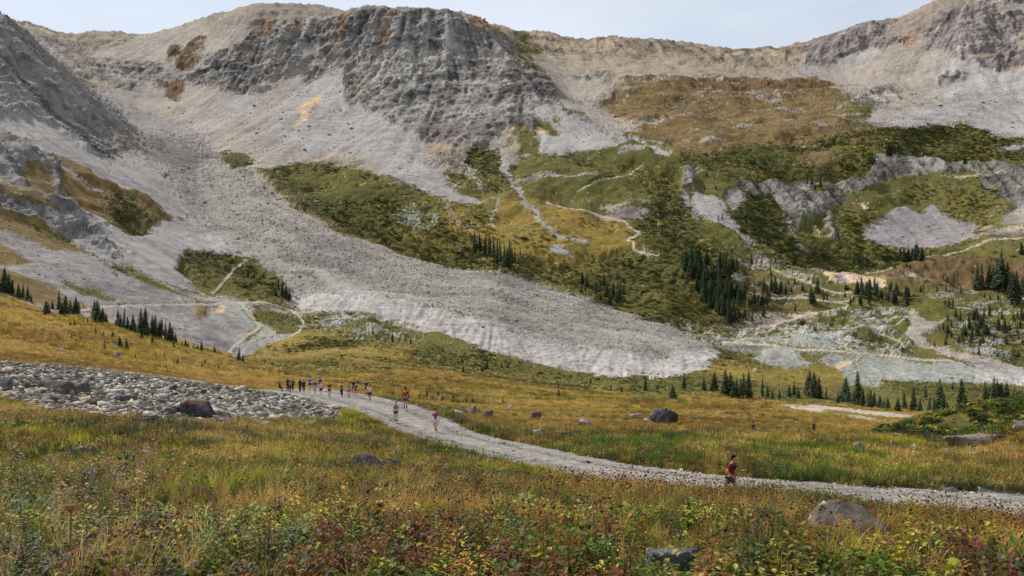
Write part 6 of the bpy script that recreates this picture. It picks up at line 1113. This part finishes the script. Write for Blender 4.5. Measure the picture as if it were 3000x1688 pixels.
person('walker in maroon top, brown belt and orange cap', 965, 1169, 44, (206, 160, 134), (80, 50, 40), (120, 40, 48), 'short', (92, 62, 56), 'shorts', (70, 56, 56), (50, 46, 52), (216, 160, 90), None, (96, 64, 44), face=0, stride=.14, arms=((16, 40), (10, 60)), abd=(40, 40))
person('walker in pale pink top, dark shorts and white cap', 941, 1163, 40, (210, 170, 150), (90, 70, 60), (212, 190, 186), 'short', (46, 36, 60), 'shorts', None, (210, 200, 176), (226, 222, 230), None, None, face=6, stride=.24, arms=((20, 50), (10, 50)), abd=(30, 34), woman=True)
person('walker in navy jacket just behind the pale pink top', 938, 1152, 40, (190, 150, 130), (50, 36, 34), (52, 62, 110), 'long', (50, 46, 56), 'shorts', None, (60, 60, 60), face=180, stride=.1)
person('walker in purple top, cyan shorts and white cap', 923, 1160, 41, (200, 140, 124), (80, 60, 50), (90, 40, 104), 'long', (70, 196, 212), 'shorts', None, (80, 80, 80), (232, 228, 226), None, None, face=4, stride=.2, arms=((20, 60), (16, 50)), abd=(24, 24))
person('walker with deep blue pack over a sky blue shirt seen from behind', 908, 1152, 42, (200, 170, 150), (90, 80, 70), (110, 170, 226), 'short', (40, 40, 60), 'shorts', None, (60, 60, 60), None, (44, 70, 150), None, face=178, stride=.1, abd=(14, 14))
person('walker in long black jacket left of the one with dark hair', 879, 1153, 37, (70, 56, 50), (26, 24, 24), (26, 26, 28), 'long', (28, 28, 30), 'trousers', None, (40, 40, 40), face=176, stride=.1, abd=(10, 10))
person('walker in black hooded jacket beside the long black jacket', 890, 1151, 34, (70, 56, 50), (26, 24, 24), (32, 30, 34), 'long', (30, 30, 34), 'trousers', None, (40, 40, 40), face=184, stride=.1, hood=True, woman=True)
person('walker in pale grey patterned jacket among the stones at the left of the group', 850, 1152, 34, (110, 90, 80), (36, 32, 34), (120, 126, 136), 'long', (50, 50, 56), 'trousers', None, (40, 40, 44), face=150, stride=.12)
person('walker in black behind the grey patterned jacket', 843, 1150, 36, (90, 70, 60), (28, 26, 28), (36, 36, 40), 'long', (34, 34, 36), 'trousers', None, (40, 40, 40), face=186, stride=.1); person('walker in olive top right of the grey patterned jacket', 858, 1148, 32, (120, 90, 76), (50, 36, 30), (72, 66, 50), 'long', (40, 38, 36), 'trousers', None, (40, 40, 40), face=170, stride=.1)
person('crouching figure in dark clothes at the left end of the line', 819, 1146, 22, (90, 70, 60), (30, 28, 30), (44, 42, 46), 'long', (36, 36, 38), 'trousers', None, (40, 40, 40), face=150, sit=True)
for u, v, h_, c_, kw, lab in [(1152, 1162, 17, (96, 110, 118), dict(face=150, lean=12), 'hiker in grey blue seen beyond the road behind the red pack'), (1228, 1174, 17, (40, 42, 52), dict(face=110, lean=30), 'hiker in dark clothes bending forward below the road'), (1251, 1170, 19, (30, 30, 34), dict(face=180), 'hiker in black standing upright below the road'),
                        (1266, 1176, 17, (120, 124, 126), dict(face=130, lean=20), 'hiker in pale grey between the black and the blue hikers'), (1284, 1166, 15, (36, 40, 42), dict(face=180), 'hiker in dark green half hidden by a bush below the road'), (1297, 1176, 20, (86, 132, 190), dict(face=200, lean=8), 'hiker in light blue below the road'),
                        (1328, 1181, 18, (38, 46, 56), dict(face=160, cap=(180, 190, 170)), 'hiker in dark jacket and pale hat below the road'), (1365, 1183, 19, (206, 92, 52), dict(face=20), 'hiker in orange top below the road'), (1384, 1183, 14, (60, 48, 66), dict(face=60, sit=True), 'hiker crouching right of the orange top'), (1472, 1185, 15, (38, 42, 60), dict(face=80, sit=True), 'hiker sitting by the small pine at the meadow edge')]:
    person(lab, u, v, h_ * 1.15, (150, 112, 92), (40, 34, 32), c_, 'long', (42, 42, 50), 'trousers', None, (50, 50, 50), stride=.15, **kw)
person('hiker in dark blue sitting on the bare strip in the far meadow', 2206, 1266, 17, (150, 110, 90), (30, 30, 34), (48, 56, 92), 'long', (40, 44, 60), 'trousers', None, (50, 50, 50), face=40, sit=True)
person('hiker in brown standing low in the far meadow right of the seated one', 2384, 1266, 17, (140, 104, 86), (34, 30, 30), (62, 50, 46), 'long', (46, 44, 46), 'trousers', None, (50, 50, 50), face=20, stride=.1)

# ------------------------------------------------------------------ single flowers close to the camera
M_YEL = flat_mat('yellow_petals', L3(214, 160, 36), .6, .2, .15, 9.); M_STEM = flat_mat('green_stem', L3(92, 110, 48), .7, .2, .2, 9.); M_DRY = flat_mat('dry_stalk', L3(140, 104, 62), .9, .1, .25, 12.); M_BRN = flat_mat('flower_eye', L3(96, 62, 34), .9, .1)
def daisy(u, v, y, lab, n=3, seed=1):
    r_ = random.Random(seed); x = (u - 1500) / FPX * y; zt_ = -(v - HZ) / FPX * y; g = float(gz(x, y)[0]); H = max(.25, zt_ - g)
    o = empty('yellow_flower', (x, y, g)); tag(o, lab, 'flower')
    mb = MB(); pt = MB(); ey_ = MB()
    for i in range(n):
        q = Vector((r_.uniform(-.07, .07), r_.uniform(-.05, .05), H - .05 * i)); tube(mb, (0, 0, 0), q, .004, .003, (1, 1, 1), 5); tilt = Vector((r_.uniform(-.4, .4), -.8, .7)).normalized(); d, a, b_ = frame(tilt)
        for k_ in range(12):
            t = k_ / 12 * 6.283; dd = a * math.cos(t) + b_ * math.sin(t); leaf(pt, q + dd * .008, dd + d * .15, .03, .012, (1, 1, 1), .05, .1)
        for k_ in range(8):
            t = k_ / 8 * 6.283; t2 = t + .785; ey_.tri([q + d * .012, q + (a * math.cos(t) + b_ * math.sin(t)) * .012 + d * .004, q + (a * math.cos(t2) + b_ * math.sin(t2)) * .012 + d * .004], (1, 1, 1))
    for k_ in range(9): leaf(mb, (0, 0, .03 + .02 * k_), (math.cos(k_ * 2.4), math.sin(k_ * 2.4), .5), .1, .022, (1, 1, 1))
    link('stem', mb.mesh('stem', M_STEM), None, o); link('blossom', pt.mesh('blossom', M_YEL), None, o); link('flower_centre', ey_.mesh('flower_centre', M_BRN), None, o)
daisy(2472, 1512, 12.4, 'upper yellow daisy cluster in front of the large low boulder', 4, 1); daisy(2478, 1532, 11.8, 'lower yellow daisy cluster in front of the large low boulder', 3, 2); daisy(1898, 1552, 10.5, 'yellow daisies on their own left of the small blue grey block', 3, 3)
x, y = (205 - 1500) / FPX * 8.2, 8.2; g = float(gz(x, y)[0]); H = -(1478 - HZ) / FPX * y - g; o = empty('dry_umbel', (x, y, g)); tag(o, 'tall dried brown umbel stalk standing alone at the lower left', 'dry plant')
mb = MB(); tube(mb, (0, 0, 0), (.01, 0, H * .85), .011, .008, (1, 1, 1)); hd_ = MB(); r_ = random.Random(4)
for k_ in range(26):
    a = k_ * 2.4; rr_ = .085 * math.sqrt(k_ / 26); q = Vector((.01 + rr_ * math.cos(a), rr_ * math.sin(a), H - .12 * rr_ + r_.uniform(-.01, .01))); tube(hd_, (.01, 0, H * .85), q, .0025, .002, (1, 1, 1), 4)
    for j in range(5): leaf(hd_, q, (math.cos(j * 1.26), math.sin(j * 1.26), .5), .016, .01, (.7, .6, .5))
link('stalk', mb.mesh('stalk', M_DRY), None, o); link('seed_head', hd_.mesh('seed_head', M_DRY), None, o)
# clumps of bright yellow leaves that stand out of the near growth
def clump(u, v, y, lab, seed, col_, R_=.3, n=260):
    r_ = random.Random(seed); x = (u - 1500) / FPX * y; g = float(gz(x, y)[0]); mb = MB()
    for i in range(n):
        a = r_.uniform(0, 6.283); rr_ = R_ * math.sqrt(r_.random()); z = r_.uniform(.05, .42) * (1.1 - rr_ / R_ * .5); k_ = r_.uniform(.6, 1.35); c = tuple(q * k_ for q in col_); q = (rr_ * math.cos(a), rr_ * math.sin(a), z)
        leaf(mb, q, (math.cos(a), math.sin(a), r_.uniform(-.2, 1.1)), r_.uniform(.04, .075), r_.uniform(.014, .03), c)
        if i % 6 == 0: blade(mb, (rr_ * .4 * math.cos(a), rr_ * .4 * math.sin(a), 0), (math.cos(a), math.sin(a), 0), z, .006, .4, (.4, .3, .15), 2)
    o = link('leafy_plant', mb.mesh('leafy_plant', M_CLUMP)); o.location = (x, y, g); tag(o, lab, 'plant')
M_CLUMP = attr_mat('clump_leaves', .7, .2, 12., .2)
clump(2170, 1535, 12.5, 'golden yellow leafy plant between the runner and the boulder', 1, L3(182, 146, 52), .38, 420); clump(2060, 1575, 10.5, 'yellow green leafy plant left of the golden one', 2, L3(160, 164, 56), .3)
clump(1390, 1650, 6.6, 'amber leafy plant at the bottom centre', 3, L3(176, 132, 46), .2, 170); clump(1340, 1600, 7.4, 'lemon coloured fern like plant behind the amber one', 4, L3(160, 156, 58), .14, 110)
clump(640, 1560, 8.2, 'blue green leafy plant in the lower left growth', 5, L3(92, 116, 72), .28, 300); clump(1560, 1470, 14.5, 'dark green bush at the upper edge of the near growth', 6, L3(62, 78, 44), .6, 620); clump(1650, 1450, 17, 'second dark green bush right of the first along the near edge', 7, L3(66, 80, 44), .6, 560)
clump(2930, 1430, 33, 'dark green bush on the far side of the road at the right edge', 8, L3(54, 70, 42), 1.0, 900)
